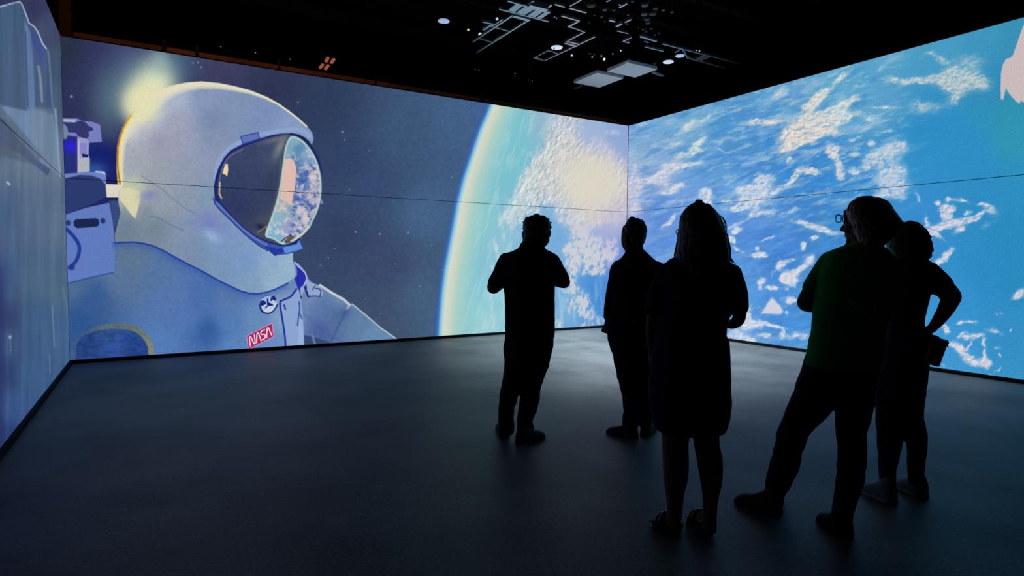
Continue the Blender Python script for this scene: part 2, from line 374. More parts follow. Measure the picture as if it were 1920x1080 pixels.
# --- front wall: the astronaut and the limb of the earth
def paint_front(U, V):
    p = Pic(U, V); C = p.field
    # space
    p.C = C([(130, 90, (38, 44, 66)), (180, 110, (48, 46, 96)), (150, 200, (44, 44, 88)), (190, 240, (52, 52, 98)), (210, 300, (22, 24, 92)), (250, 110, (58, 62, 112)), (420, 120, (58, 56, 96)),
             (520, 160, (44, 48, 84)), (600, 200, (44, 56, 92)), (640, 300, (48, 62, 104)), (640, 450, (50, 60, 100)), (620, 500, (54, 66, 104)), (700, 350, (54, 70, 114)), (760, 250, (60, 80, 122)),
             (720, 500, (58, 66, 108)), (700, 580, (60, 72, 108)), (800, 400, (68, 92, 136)), (790, 560, (68, 88, 128)), (860, 230, (66, 88, 132)), (820, 600, (66, 88, 130)), (740, 620, (64, 78, 112)), (900, 205, (64, 90, 150))], 1.5, 25)
    p.C = p.C * np.array((1.0, 1.07, .98))
    g = fbm(U / 5, V / 5, 3, 3)
    p.C *= (0.93 + 0.14 * g)[..., None]
    # small stars
    st = [(134, 181, 3.2), (362, 118, 2.2), (371, 117, 2), (377, 126, 2), (270, 118, 1.8), (559, 192, 1.8), (642, 247, 2.2), (646, 262, 1.3), (655, 355, 1.4), (667, 435, 2.2), (712, 439, 2), (765, 436, 2.4), (628, 466, 1.2),
          (616, 484, 1.3), (601, 498, 1.4), (602, 390, 1.3), (692, 282, 1.2), (741, 495, 1.2), (788, 536, 1.3), (714, 588, 1.2), (810, 460, 1.2), (847, 332, 1.2), (738, 378, 1.1), (686, 560, 1.1), (900, 275, 1.1)]
    for u, v, r in st: p.blob(u, v, r * .72, r * .72, (170, 182, 212), .85)
    # glow behind the helmet
    p.blob(262, 170, 62, 62, (108, 150, 155), .75); p.blob(330, 118, 38, 34, (60, 100, 125), .7); p.blob(205, 190, 34, 55, (92, 128, 138), .5)
    p.blob(292, 160, 40, 46, (214, 222, 190), 1.0, 0, 1.2); p.blob(270, 190, 42, 42, (226, 224, 178), 1.0, 0, 1.5); p.blob(300, 115, 20, 26, (150, 180, 180), .6)
    # the earth
    E_ = np.array([(926, 190), (902.5, 245), (887.5, 290), (872.5, 335), (860, 385), (852.5, 427), (847, 455), (837.5, 505), (831, 555), (827.5, 600), (825.5, 634), (824, 680)])
    edge = np.interp(V, E_[:, 1], E_[:, 0]); d = U - edge
    prof_x = [-40, -12, -6, -1, 5, 14, 26, 44, 70, 100, 140, 400]
    T = np.array([(56, 84, 146), (52, 86, 156), (56, 116, 192), (140, 194, 218), (208, 218, 206), (204, 212, 194), (170, 206, 196), (148, 202, 202), (122, 192, 204), (112, 184, 204), (120, 178, 208), (112, 168, 210)], float)
    pc = np.stack([np.interp(d, prof_x, T[:, k]) for k in range(3)], -1)
    a = ss(-16, -5, d)
    p.C += (pc - p.C) * a[..., None]
    blue = C([(1045, 225, (150, 180, 205)), (960, 250, (122, 192, 205)), (960, 320, (122, 192, 205)), (900, 420, (140, 200, 205)), (900, 600, (155, 206, 212)), (930, 560, (140, 200, 214)), (1170, 260, (140, 165, 212)), (1100, 240, (158, 178, 215)), (1050, 410, (118, 172, 214)), (1055, 440, (110, 165, 212)),
              (1125, 540, (66, 136, 210)), (1120, 560, (64, 134, 208)), (1060, 560, (105, 168, 215)), (1150, 420, (168, 172, 212)), (1170, 480, (105, 140, 212)), (1050, 600, (112, 170, 214)), (1130, 600, (72, 140, 210)), (1000, 420, (128, 180, 212)), (950, 470, (140, 194, 212)), (990, 480, (120, 172, 212))], 1.6, 18)
    p.C += (blue - p.C) * ss(30, 85, d)[..., None]
    # bright cloud bank
    bank = [(1040, 205), (1030, 243), (1023, 270), (1008, 292), (988, 320), (975, 345), (962, 370), (948, 396), (940, 415), (960, 425), (990, 405), (1020, 385), (1040, 392), (1060, 420), (1100, 430), (1140, 415), (1180, 410), (1190, 330), (1160, 296), (1130, 268), (1090, 255), (1080, 205)]
    wu = (fbm(U / 16, V / 16, 12, 4) - .5) * 26; wv = (fbm(U / 16, V / 16, 15, 4) - .5) * 26
    wu += (fbm(U / 5, V / 7, 17, 3) - .5) * 9; wv += (fbm(U / 5, V / 7, 19, 3) - .5) * 9
    db = sdf(U + wu, V + wv, spline(bank, 4), 20)
    alo = .5 * U - .87 * V; acr = .87 * U + .5 * V
    tx = fbm(acr / 5, alo / 10, 33, 5, .62)
    bc = C([(1060, 225, (188, 196, 206)), (1050, 270, (205, 206, 204)), (1000, 330, (205, 206, 206)), (970, 385, (192, 208, 214)), (1100, 350, (218, 213, 196)), (1110, 310, (214, 210, 198)), (1150, 330, (214, 208, 202)), (1120, 385, (216, 208, 196)), (1160, 390, (198, 190, 208)), (1050, 400, (188, 198, 212)), (1170, 300, (178, 178, 212)), (1120, 275, (176, 182, 212))], 1.6, 14)
    core = np.exp(-(((U - 1110) / 62) ** 2 + ((V - 345) / 62) ** 2) ** 1.4)
    emb = fbm((acr + 1.2) / 4.5, alo / 9, 38, 4, .6) - fbm((acr - 1.2) / 4.5, alo / 9, 38, 4, .6)
    shade = (1 - core * .8) * (0.30 * (tx - .5) + .5 * emb) + 1.0
    al = ss(-16, 9, db) * np.clip(ss(.26, .58, tx + .25 * core + .012 * np.clip(db, -10, 12)), 0, 1)
    p.mix(bc * shade[..., None], al * .97)
    p.mix((218, 212, 196), core * .85)
    p.blob(1150, 405, 55, 22, (192, 188, 212), .55)
    BL = [(1140, 250, 30, 7, 10, .35), (1128, 262, 10, 6, 0, .5), (1150, 250, 18, 5, -15, .4), (1118, 268, 6, 5, 0, .7), (1140, 278, 7, 5, 0, .7), (1155, 295, 8, 6, 0, .7), (1085, 245, 25, 22, 0, .4),
          (940, 425, 6, 26, 12, .75), (931, 470, 5, 26, 12, .8), (924, 510, 5, 20, 5, .65), (922, 560, 4, 30, -2, .6), (924, 605, 5, 22, -4, .6), (895, 590, 5, 24, 0, .3), (912, 600, 3, 20, 0, .35), (955, 410, 14, 14, 0, .5), (975, 395, 20, 9, 20, .5), (965, 440, 12, 12, 0, .35),
          (1060, 413, 22, 8, -10, .75), (1090, 432, 26, 16, 0, .7), (1075, 468, 22, 22, 0, .75), (1100, 470, 26, 26, 0, .8), (1125, 480, 22, 26, 0, .95), (1145, 465, 16, 22, 0, .85), (1108, 508, 22, 9, 0, 1.0), (1070, 500, 12, 20, 0, .6),
          (1075, 535, 10, 22, 0, .65), (1090, 566, 18, 22, 0, .85), (1100, 590, 16, 12, 0, .7), (1066, 580, 8, 22, 0, .5), (1048, 606, 6, 10, 0, .8), (1124, 602, 12, 8, 0, .75), (1100, 612, 20, 8, 0, .5), (1060, 545, 12, 6, 0, .6)]
    x = U + .55 * V; y = V - .3 * U
    D = density(U + wu * .7, V + wv * .7, BL)
    al3, ac3 = .3 * U - .95 * V, .95 * U + .3 * V
    t2 = fbm(ac3 / 4.5, al3 / 9, 35, 5, .66)
    D = density(U + wu * .35, V + wv * .35, BL)
    al = np.clip(ss(.34, .62, t2 + .16 * (D - .75)) * ss(.12, .75, D) + .22 * ss(0, .8, D), 0, 1) * ss(10, 40, d)
    p.mix(C([(1100, 480, (205, 206, 210)), (925, 500, (188, 214, 216)), (1150, 430, (196, 190, 214)), (1140, 260, (176, 190, 220))], 1.5, 20), al * .95)
    pal = ss(.56, .76, fbm(U / 14, V / 60, 77, 4)) * ss(40, 90, d) * ss(500, 560, V) * .4
    p.mix((190, 214, 218), pal)
    st2 = ss(.5, .74, fbm(ac3 / 8, al3 / 40, 79, 5)) * ss(20, 60, d) * ss(170, 100, d) * .45
    p.mix((175, 215, 215), st2)

    # gear behind the shoulder, left of the helmet
    p.blob(180, 300, 32, 36, (18, 32, 110), .9, 0, 2); p.blob(178, 318, 22, 14, (52, 92, 165), .8)
    p.poly([(112, 222), (145, 222), (155, 227), (172, 228), (188, 234), (191, 266), (165, 268), (150, 258), (130, 254), (112, 255)], (118, 124, 188), .8)
    p.poly([(114, 223), (143, 224), (140, 229), (114, 227)], (170, 178, 202), .6)
    p.poly([(116, 229), (140, 230), (150, 226), (160, 229), (166, 236), (174, 240), (175, 244), (166, 247), (167, 255), (163, 260), (148, 257), (142, 249), (128, 248), (126, 238)], (48, 54, 104), .8)
    p.poly([(112, 235), (126, 240), (126, 262), (116, 268), (110, 260)], (110, 132, 160), 1.2)
    p.poly([(117, 262), (146, 255), (147, 323), (119, 325)], (36, 46, 118), 1.0)
    p.blob(132, 274, 13, 12, (34, 18, 205), .95, 0, 1.3); p.blob(134, 276, 22, 10, (60, 50, 200), .4)
    p.poly([(145, 256), (163, 261), (167, 266), (166, 289), (168, 296), (168, 322), (145, 325)], (150, 152, 196), .9)
    p.poly([(150, 268), (163, 268), (163, 288), (151, 288)], (132, 130, 202), 1.0); p.poly([(153, 288), (166, 290), (165, 295), (155, 295)], (24, 26, 90), .8)
    p.poly([(150, 297), (168, 297), (168, 321), (149, 323)], (172, 178, 188), 1.4); p.line([(147, 262), (148, 322)], 3, (196, 186, 190), .8)
    p.poly([(118, 326), (145, 324), (196, 321), (199, 326), (199, 345), (118, 345)], (106, 128, 194), 1.0)
    p.line([(180, 322), (192, 323), (196, 326)], 2.5, (200, 210, 240), .9)
    p.poly([(119, 336), (132, 332), (150, 328), (172, 329), (188, 335), (197, 346), (201, 368), (180, 380), (122, 402)], (42, 58, 112), 1.2)
    p.poly([(198, 345), (227, 346), (227, 370), (200, 370)], (218, 212, 196), 1.0)
    # torso
    torso = [(60, 480), (150, 455), (215, 453), (300, 455), (549, 490), (560, 494), (567, 501), (573, 510), (577, 520), (583, 527), (592, 533), (599, 534), (604, 540), (620, 549), (640, 560), (655, 571), (660, 570), (668, 576), (686, 591), (706, 610), (725, 622), (747, 640), (760, 700), (60, 740)]
    tc = C([(140, 540, (78, 104, 150)), (170, 560, (52, 88, 150)), (150, 600, (46, 82, 146)), (230, 520, (90, 114, 158)), (250, 480, (94, 116, 150)), (300, 510, (86, 114, 168)), (330, 560, (84, 116, 180)), (380, 560, (72, 106, 176)), (390, 620, (50, 88, 160)),
            (300, 640, (84, 122, 190)), (350, 600, (82, 116, 184)), (430, 600, (84, 120, 186)), (440, 650, (90, 130, 198)), (480, 600, (100, 135, 192)), (520, 560, (130, 155, 200)), (430, 560, (88, 118, 176)), (540, 600, (140, 165, 208)), (510, 650, (104, 138, 205)),
            (600, 580, (88, 112, 172)), (630, 590, (80, 106, 158)), (600, 620, (74, 92, 160)), (670, 610, (94, 124, 168)), (700, 630, (104, 136, 182)), (640, 560, (108, 138, 180)), (580, 560, (110, 134, 186))], 1.6, 16)
    dT = p.poly(torso, (0, 0, 0), .9, 0)
    aT = ss(-.9, .9, dT); p.C += (tc * np.array((1.0, 1.02, .96)) * (0.95 + .1 * g)[..., None] - p.C) * aT[..., None]
    m = aT * (V > 500)
    # sleeve
    p.line([(600, 535), (622, 549), (645, 562), (656, 572)], 4.5, (200, 206, 214), .95); p.line([(655, 572), (650, 580)], 3.5, (190, 196, 196), .9)
    p.line([(660, 570), (686, 591), (714, 615), (747, 638)], 2.2, (190, 206, 222), .85)
    p.line([(650, 581), (640, 600), (618, 645)], 3, (62, 82, 136), .55, 0, 2); p.line([(572, 590), (600, 618), (640, 640)], 3, (70, 90, 150), .3, 0, 3)
    p.blob(646, 587, 14, 10, (60, 76, 140), .5, 45)
    p.poly([(570, 628), (588, 632), (617, 641), (618, 660), (570, 662)], (52, 72, 112), 1.0); p.line([(586, 630), (594, 655)], 4, (120, 142, 180), .7)
    # chest strip
    p.poly([(526, 568), (534, 563), (546, 553), (558, 541), (562, 545), (564, 560), (566, 580), (568, 600), (570, 650), (570, 665), (534, 668), (533, 640), (530, 600)], (140, 164, 208), .9)
    p.line([(556, 542), (545, 556), (530, 563), (525, 568), (528, 590), (532, 615), (535, 640), (535, 662)], 3, (22, 44, 140), .95, 4)
    p.line([(533, 572), (535, 580)], 2.6, (30, 40, 110), .9)
    p.line([(561, 566), (562, 580), (560, 592), (558, 610)], 2.2, (40, 66, 150), .85); p.line([(562, 588), (567, 600)], 2.2, (60, 76, 130), .8)
    p.poly([(561, 596), (568, 600), (569, 618), (570, 650), (560, 650), (559, 615)], (152, 176, 218), 1.2)
    # shoulder clasp and blue lining
    p.poly([(576, 523), (582, 530), (592, 533), (600, 537), (605, 546), (606, 553), (600, 556), (578, 556), (574, 545), (573, 533)], (148, 168, 206), .8)
    p.line([(579, 556), (590, 555), (600, 556), (602, 546), (598, 541), (592, 541)], 2, (40, 52, 104), .8); p.line([(586, 543), (591, 536)], 2, (52, 60, 100), .8)
    p.line([(571, 538), (575, 548), (578, 556)], 3.4, (24, 32, 120), .9); p.line([(573, 533), (575, 541)], 2, (30, 40, 110), .7); p.line([(562, 541), (565, 558)], 3, (24, 36, 120), .9)
    p.poly([(563, 540), (567, 534), (571, 542), (567, 552), (564, 556)], (150, 176, 196), .8)
    p.poly([(554, 494), (560, 500), (567, 504), (572, 511), (574, 519), (573, 527), (569, 534), (564, 539), (560, 543), (557, 537), (552, 523), (557, 516), (557, 507)], (38, 44, 166), .9)
    p.line([(553, 492), (560, 500), (566, 505), (572, 511), (575, 519), (574, 527), (570, 535)], 2.4, (176, 184, 232), .95)
    # mission badges
    ring = [(136, 668), (137, 645), (150, 627), (170, 616), (193, 609), (215, 606), (235, 607), (252, 611), (266, 618), (278, 630), (287, 646), (289, 665), (288, 690), (136, 700)]
    dr = sdf(U, V, spline(ring, 4), 30)
    rc = C([(150, 630, (58, 88, 128)), (215, 610, (86, 108, 112)), (260, 620, (100, 116, 108)), (285, 650, (128, 134, 104))], 1.5, 10)
    p.mix(rc * (.85 + .3 * fbm(U / 4, V / 3, 5, 3))[..., None], ss(-1.5, 1.5, dr) * (V > 560))
    inn = C([(160, 640, (36, 64, 124)), (220, 650, (46, 78, 146)), (250, 650, (34, 64, 130)), (200, 620, (44, 76, 136))], 1.5, 10) * (.78 + .44 * fbm(U / 10, V / 5, 55, 4))[..., None]
    p.mix(inn, ss(9, 13, dr + 4 * ss(230, 150, U)) * (V > 560))
    u0, v0 = 503.5, 570.5
    rr = np.hypot(U - u0, V - v0)
    p.mix((196, 208, 226), (1 - ss(15, 16.5, rr)))
    for pl in ([(487, 568), (489, 564), (494, 563), (499, 566), (499, 570), (493, 573), (489, 574)], [(506.5, 563), (509, 556), (514, 554), (518, 560), (517, 565), (512, 562), (508, 565)], [(500, 560), (503, 560), (504, 567), (511, 570), (513, 573), (503, 574), (497, 579), (496, 577), (501, 573)]):
        p.poly(pl, (22, 36, 112), .8)
    p.line([(487, 572), (489, 580), (492, 584)], 4, (30, 52, 136), .9); p.line([(491, 584), (497, 587), (504, 588), (512, 584), (518, 576), (520, 571)], 2.4, (22, 40, 124), .95)
    p.line([(491, 559), (497, 555), (504, 553)], 1.5, (50, 66, 130), .7)
    # the letters patch
    A_, B_, D_ = np.array([463.2, 630.5]), np.array([509.3, 607.2]), np.array([466.4, 654])
    def q(a, b): return tuple(A_ + a * (B_ - A_) + b * (D_ - A_))
    p.poly([q(-.03, -.06), q(1.04, -.06), q(1.04, 1.08), q(-.03, 1.06)], (206, 142, 196), .7)
    p.poly([q(0, 0), q(1, 0), q(1.0, 1.0), q(0, 1.0)], (164, 40, 88), .7)
    W = (238, 218, 236)
    for st_ in ([(.08, .86), (.08, .25), (.115, .16), (.15, .25), (.215, .75), (.25, .84), (.28, .75), (.285, .16)], [(.33, .84), (.385, .25), (.42, .16), (.455, .25), (.51, .84)],
                [(.70, .17), (.58, .17), (.54, .28), (.57, .42), (.66, .5), (.70, .62), (.68, .78), (.60, .84), (.51, .84)], [(.74, .84), (.80, .25), (.835, .16), (.87, .25), (.94, .84)]):
        p.line([q(*s_) for s_ in st_], 1.9, W, 1.0, 3, .5)
    # pack box on the left
    p.poly([(121, 403), (160, 390), (205, 380), (209, 400), (213, 425), (216, 460), (214, 512), (170, 520), (128, 531), (122, 500)], (96, 122, 190), 1.0)
    p.line([(213, 511), (170, 520), (128, 531)], 2.2, (46, 72, 150), .8); p.line([(212, 395), (216, 450)], 3, (40, 66, 140), .6)
    p.poly([(205, 376), (224, 376), (226, 400), (215, 430), (212, 415)], (52, 74, 122), 2.2)
    p.poly([(138, 415), (142, 411), (180, 409), (185, 412), (186, 421), (182, 425), (145, 428), (139, 424)], (26, 36, 78), .9); p.blob(128, 418, 4.5, 5.5, (32, 44, 92), .95, 0, 3); p.blob(193, 414, 5, 5.5, (32, 44, 100), .95, 0, 3)
    p.line([(125, 430), (137, 442), (146, 455), (149, 467), (146, 482), (140, 493), (131, 501)], 6.5, (34, 52, 142), .92, 4)
    p.blob(134, 502, 6.5, 5, (30, 48, 128), .9, 0, 2)
    # helmet shell
    shell = [(227, 345), (223, 320), (222, 300), (223, 275), (227, 256), (233, 240), (243, 222), (256, 206), (270, 192), (286, 178), (305, 167), (325, 160), (350, 155), (378, 153), (410, 156), (440, 162), (470, 170), (500, 182), (522, 194), (542, 208), (560, 222), (575, 236), (585, 248), (588, 258), (587, 266), (584, 272),
             (582, 290), (590, 400), (567, 440), (560, 456), (552, 472), (549.5, 475), (550, 492), (555, 514), (551, 521), (540, 530), (530, 536), (515, 542), (500, 547), (483, 550), (467, 549), (452, 545), (430, 535), (408, 524), (380, 508), (350, 493), (322, 478), (305, 468), (287, 460), (268, 455), (250, 453), (216, 454), (215, 440), (220, 420), (226, 400), (222, 380), (221, 366)]
    dS = sdf(U, V, shell, 16)
    # soft shadow under the rim of the hood
    below = (V > 440) & (U > 210)
    dl = linedist(U, V, [(216, 454), (250, 453), (268, 455), (287, 460), (305, 468), (322, 478), (350, 493), (380, 508), (408, 524), (430, 535), (452, 545), (467, 549), (483, 550), (500, 547), (515, 542), (532, 535)], 30)
    p.mix((48, 84, 168), .75 * np.exp(-(dl / 10) ** 1.2) * aT * below)
    sh = C([(240, 240, (196, 194, 200)), (265, 230, (180, 178, 208)), (290, 210, (180, 182, 210)), (330, 180, (170, 178, 212)), (380, 180, (132, 146, 192)), (440, 195, (124, 142, 188)), (500, 210, (122, 140, 190)), (540, 235, (132, 150, 200)), (400, 225, (118, 134, 178)),
            (330, 230, (158, 158, 190)), (300, 270, (152, 150, 182)), (350, 270, (150, 154, 188)), (400, 260, (130, 142, 184)), (250, 300, (160, 162, 186)), (290, 330, (150, 156, 176)), (350, 320, (146, 150, 182)), (390, 300, (140, 148, 186)), (250, 360, (196, 200, 180)), (300, 380, (148, 152, 176)),
            (350, 370, (138, 148, 178)), (390, 370, (126, 148, 186)), (240, 430, (108, 124, 152)), (290, 430, (114, 130, 156)), (340, 440, (128, 142, 176)), (380, 420, (124, 142, 190)), (370, 480, (118, 138, 180)), (420, 450, (122, 146, 200)), (420, 510, (118, 144, 190)), (460, 490, (118, 148, 204)), (470, 530, (126, 152, 196)),
            (510, 500, (140, 164, 206)), (540, 500, (150, 176, 214)), (520, 530, (150, 174, 208)), (270, 400, (124, 136, 158)), (480, 235, (120, 140, 190))], 1.6, 14)
    sh = sh * (.96 + .08 * g)[..., None] * np.array((1.0, 1.02, .96))
    p.C += (sh - p.C) * ss(-.8, .8, dS)[..., None]
    p.line([(216, 455), (250, 454), (268, 456), (287, 461), (305, 469), (322, 479), (350, 494), (380, 509), (408, 525), (430, 536), (452, 546), (467, 550), (483, 551), (500, 548), (515, 543), (540, 531)], 2.6, (30, 58, 148), .85)
    # warm rim light in the picture of the helmet
    ang = [(224, 345), (222, 320), (222, 300), (223, 275), (227, 256), (233, 240), (243, 222), (256, 206), (270, 192), (286, 178), (305, 167), (325, 160), (350, 155), (378, 153), (410, 156), (440, 162), (470, 170), (500, 182), (522, 194), (542, 208), (560, 222), (575, 236)]
    dl = linedist(U, V, ang, 60)
    wd = np.interp(U, [215, 240, 270, 300, 340, 400, 460, 520, 580], [13, 16, 30, 28, 18, 13, 8, 4, 3]); wd = np.where(V > 260, np.interp(V, [260, 350], [14, 9]), wd)
    inside = ss(-1.5, .5, dS)
    p.mix((226, 222, 190), inside * np.clip(1.15 - (dl / wd) ** 2.2, 0, 1) * .95)
    p.blob(268, 200, 34, 34, (224, 222, 180), .9, 0, 1.6)
    p.mix((240, 205, 95), (1 - ss(1.4, 3.2, abs(dl - 1.2))) * .85 * ss(262, 236, U) * (V < 348) * (U < 300)); p.mix((120, 52, 30), (1 - ss(.6, 1.8, abs(dS + 1.6))) * .6 * ss(262, 225, U) * (V < 346) * (V > 215))
    p.poly([(222, 366), (226, 352), (240, 352), (262, 358), (263, 372), (259, 392), (254, 410), (247, 404), (236, 388), (226, 376)], (214, 210, 172), 2.0)
    p.blob(262, 353, 14, 6, (170, 188, 160), .6, -20); p.blob(278, 366, 16, 9, (122, 122, 188), .7, 10); p.blob(265, 395, 5, 20, (150, 155, 175), .6, -20)
    p.blob(393, 420, 26, 20, (110, 116, 190), .5, -30); p.blob(397, 442, 18, 10, (150, 180, 212), .8, -30)
    p.line([(265, 330), (300, 352), (340, 386), (365, 400)], 1.3, (105, 112, 140), .6, 3); p.line([(280, 405), (300, 410), (325, 424), (345, 433)], 1.3, (100, 108, 136), .7, 3)
    # visor
    # brim light edge
    p.line([(403, 335), (408, 312), (417, 292), (432, 277), (452, 266), (490, 252), (545, 243), (566, 245), (580, 255)], 7, (142, 166, 214), .75, 4, 2)
    opening = [(401, 350), (404, 332), (410, 314), (420, 296), (432, 282), (455, 270), (487, 260), (510, 253), (530, 250), (545, 249.5), (560, 252), (572, 258), (580, 265), (584, 272), (592, 285), (600, 310), (603, 345), (600, 378), (592, 405), (577, 432), (563, 446), (567, 466), (556, 472), (540, 476), (515, 479), (502, 468), (485, 458), (460, 438), (435, 413), (412, 391), (403, 380)]
    dO = sdf(U, V, opening, 10)
    p.mix((24, 38, 104), ss(-1, 1, dO))
    # lower metal lip
    p.poly([(402, 374), (412, 381), (430, 402), (455, 427), (480, 445), (505, 456), (530, 462), (556, 458), (563, 448), (567, 466), (556, 472), (540, 476), (515, 479), (502, 468), (485, 458), (460, 438), (435, 413), (412, 391), (403, 380)], (58, 82, 164), 1.0)
    p.line([(405, 380), (430, 405), (458, 432), (485, 451), (500, 459)], 3.6, (98, 124, 190), .85, 3); p.line([(400, 372), (403, 382), (412, 393), (435, 415), (460, 440), (485, 460), (502, 470)], 2, (26, 46, 130), .9)
    p.poly([(502, 462), (520, 466), (545, 464), (535, 472), (516, 478), (508, 470)], (32, 56, 158), 1.0); p.poly([(530, 464), (556, 458), (560, 450), (568, 466), (552, 471), (534, 475)], (92, 142, 212), 1.2)
    p.line([(498, 462), (516, 479)], 2, (24, 40, 130), .8)
    glass = [(407, 350), (410, 332), (416, 314), (424, 298), (434, 287), (457, 275), (488, 264), (515, 256), (546, 253), (562, 259), (574, 268), (585, 285), (597, 312), (602, 345), (600, 378), (590, 407), (575, 432), (553, 452), (530, 459), (500, 451), (472, 437), (445, 415), (425, 392), (410, 372)]
    dG = sdf(U, V, spline(glass, 3), 12)
    gl = C([(430, 330, (50, 62, 100)), (470, 300, (56, 66, 100)), (470, 400, (50, 60, 92)), (500, 290, (62, 72, 104)), (445, 295, (60, 68, 104)), (495, 420, (70, 76, 96)), (520, 350, (52, 62, 92)), (450, 390, (46, 56, 96))], 1.5, 14) * (.92 + .16 * g)[..., None]
    p.C += (gl - p.C) * ss(-.8, .8, dG)[..., None]
    p.line([(411, 350), (413, 330), (421, 306), (434, 291), (455, 280)], 1.8, (122, 130, 162), .6, 3)
    p.blob(525, 275, 8, 26, (150, 152, 140), .65, -25); p.blob(516, 262, 26, 5, (122, 122, 130), .6, 12); p.line([(527, 300), (526, 330), (518, 370), (508, 410)], 5, (110, 105, 100), .35, 3, 3)
    p.poly([(419, 318), (422, 308), (427, 307), (428, 318), (426, 331), (422, 327), (417, 326)], (236, 208, 168), .9); p.line([(412, 342), (412, 352), (411, 362), (415, 371)], 2.4, (216, 190, 160), .9)
    p.blob(488, 425, 9, 6, (24, 30, 56), .8, -15); p.line([(483, 436), (495, 428), (500, 424)], 2, (150, 140, 120), .6)
    cres = [(546, 256), (539, 266), (534.5, 280), (532, 297), (529, 320), (524, 352), (517, 383), (508, 410), (497.5, 441), (512, 448), (530, 458), (548, 453), (562, 444), (576, 431), (590, 407), (600, 378), (602.5, 345), (597.5, 313), (586, 286), (571, 267), (558, 258)]
    dC = sdf(U, V, spline(cres, 3), 14)
    cc = C([(552, 262, (128, 172, 192)), (560, 280, (90, 132, 178)), (575, 290, (132, 166, 196)), (542, 285, (128, 168, 188)), (550, 300, (88, 130, 178)), (590, 330, (196, 186, 196)), (565, 340, (72, 108, 176)), (560, 360, (58, 100, 172)), (585, 370, (170, 166, 190)), (540, 400, (130, 166, 190)), (560, 410, (150, 160, 192)),
            (520, 410, (134, 180, 200)), (510, 440, (120, 176, 206)), (545, 430, (150, 160, 196)), (575, 410, (186, 184, 196)), (528, 390, (176, 176, 176))], 1.6, 6)
    n1 = fbm((U * .8 + V * .3) / 6.5, (V - U * .4) / 7.5, 66, 5, .66)
    cc = cc + (np.array((226, 206, 204)) - cc) * (ss(.50, .70, n1) * ss(262, 300, V) * .7)[..., None]
    cc = cc + (np.array((58, 88, 158)) - cc) * (ss(.47, .36, n1) * ss(536, 556, U) * ss(290, 320, V) * .8)[..., None]
    p.C += (cc - p.C) * ss(-.8, .8, dC)[..., None]
    p.poly([(534, 298), (545, 296), (551, 303), (556, 315), (555, 330), (554, 345), (552, 358), (549, 372), (546, 386), (536, 378), (524, 372), (527, 350), (531, 322)], (222, 186, 174), 1.5)
    p.mix((176, 204, 196), (1 - ss(.8, 3.0, abs(dC - 1.2))) * .85 * (dC > -1.5))
    p.poly([(533, 452), (546, 440), (553, 447), (545, 455), (536, 457)], (88, 84, 84), 1.0); p.line([(528, 452), (545, 440)], 1.6, (30, 34, 66), .9); p.line([(546, 452), (566, 440), (580, 425)], 3.2, (216, 206, 186), .8, 2, 1.2)
    p.poly([(602, 372), (607, 380), (601, 384)], (110, 140, 178), .8); p.poly([(580, 418), (585, 419), (583, 424), (579, 424)], (150, 180, 200), .8)
    p.line([(545, 251), (560, 254), (574, 262), (586, 276), (597, 297), (604, 325)], 2.6, (34, 46, 84), .85, 3)
    p.line([(545, 251), (560, 254), (574, 263)], 3, (28, 34, 66), .9)
    # hinge block above the visor
    p.poly([(451, 256), (484, 248.5), (487, 260), (456, 270)], (92, 112, 184), .8); p.line([(451, 256), (484, 248.5), (487, 260), (456, 270), (451, 256)], 1.6, (44, 66, 140), .9)
    return p.C

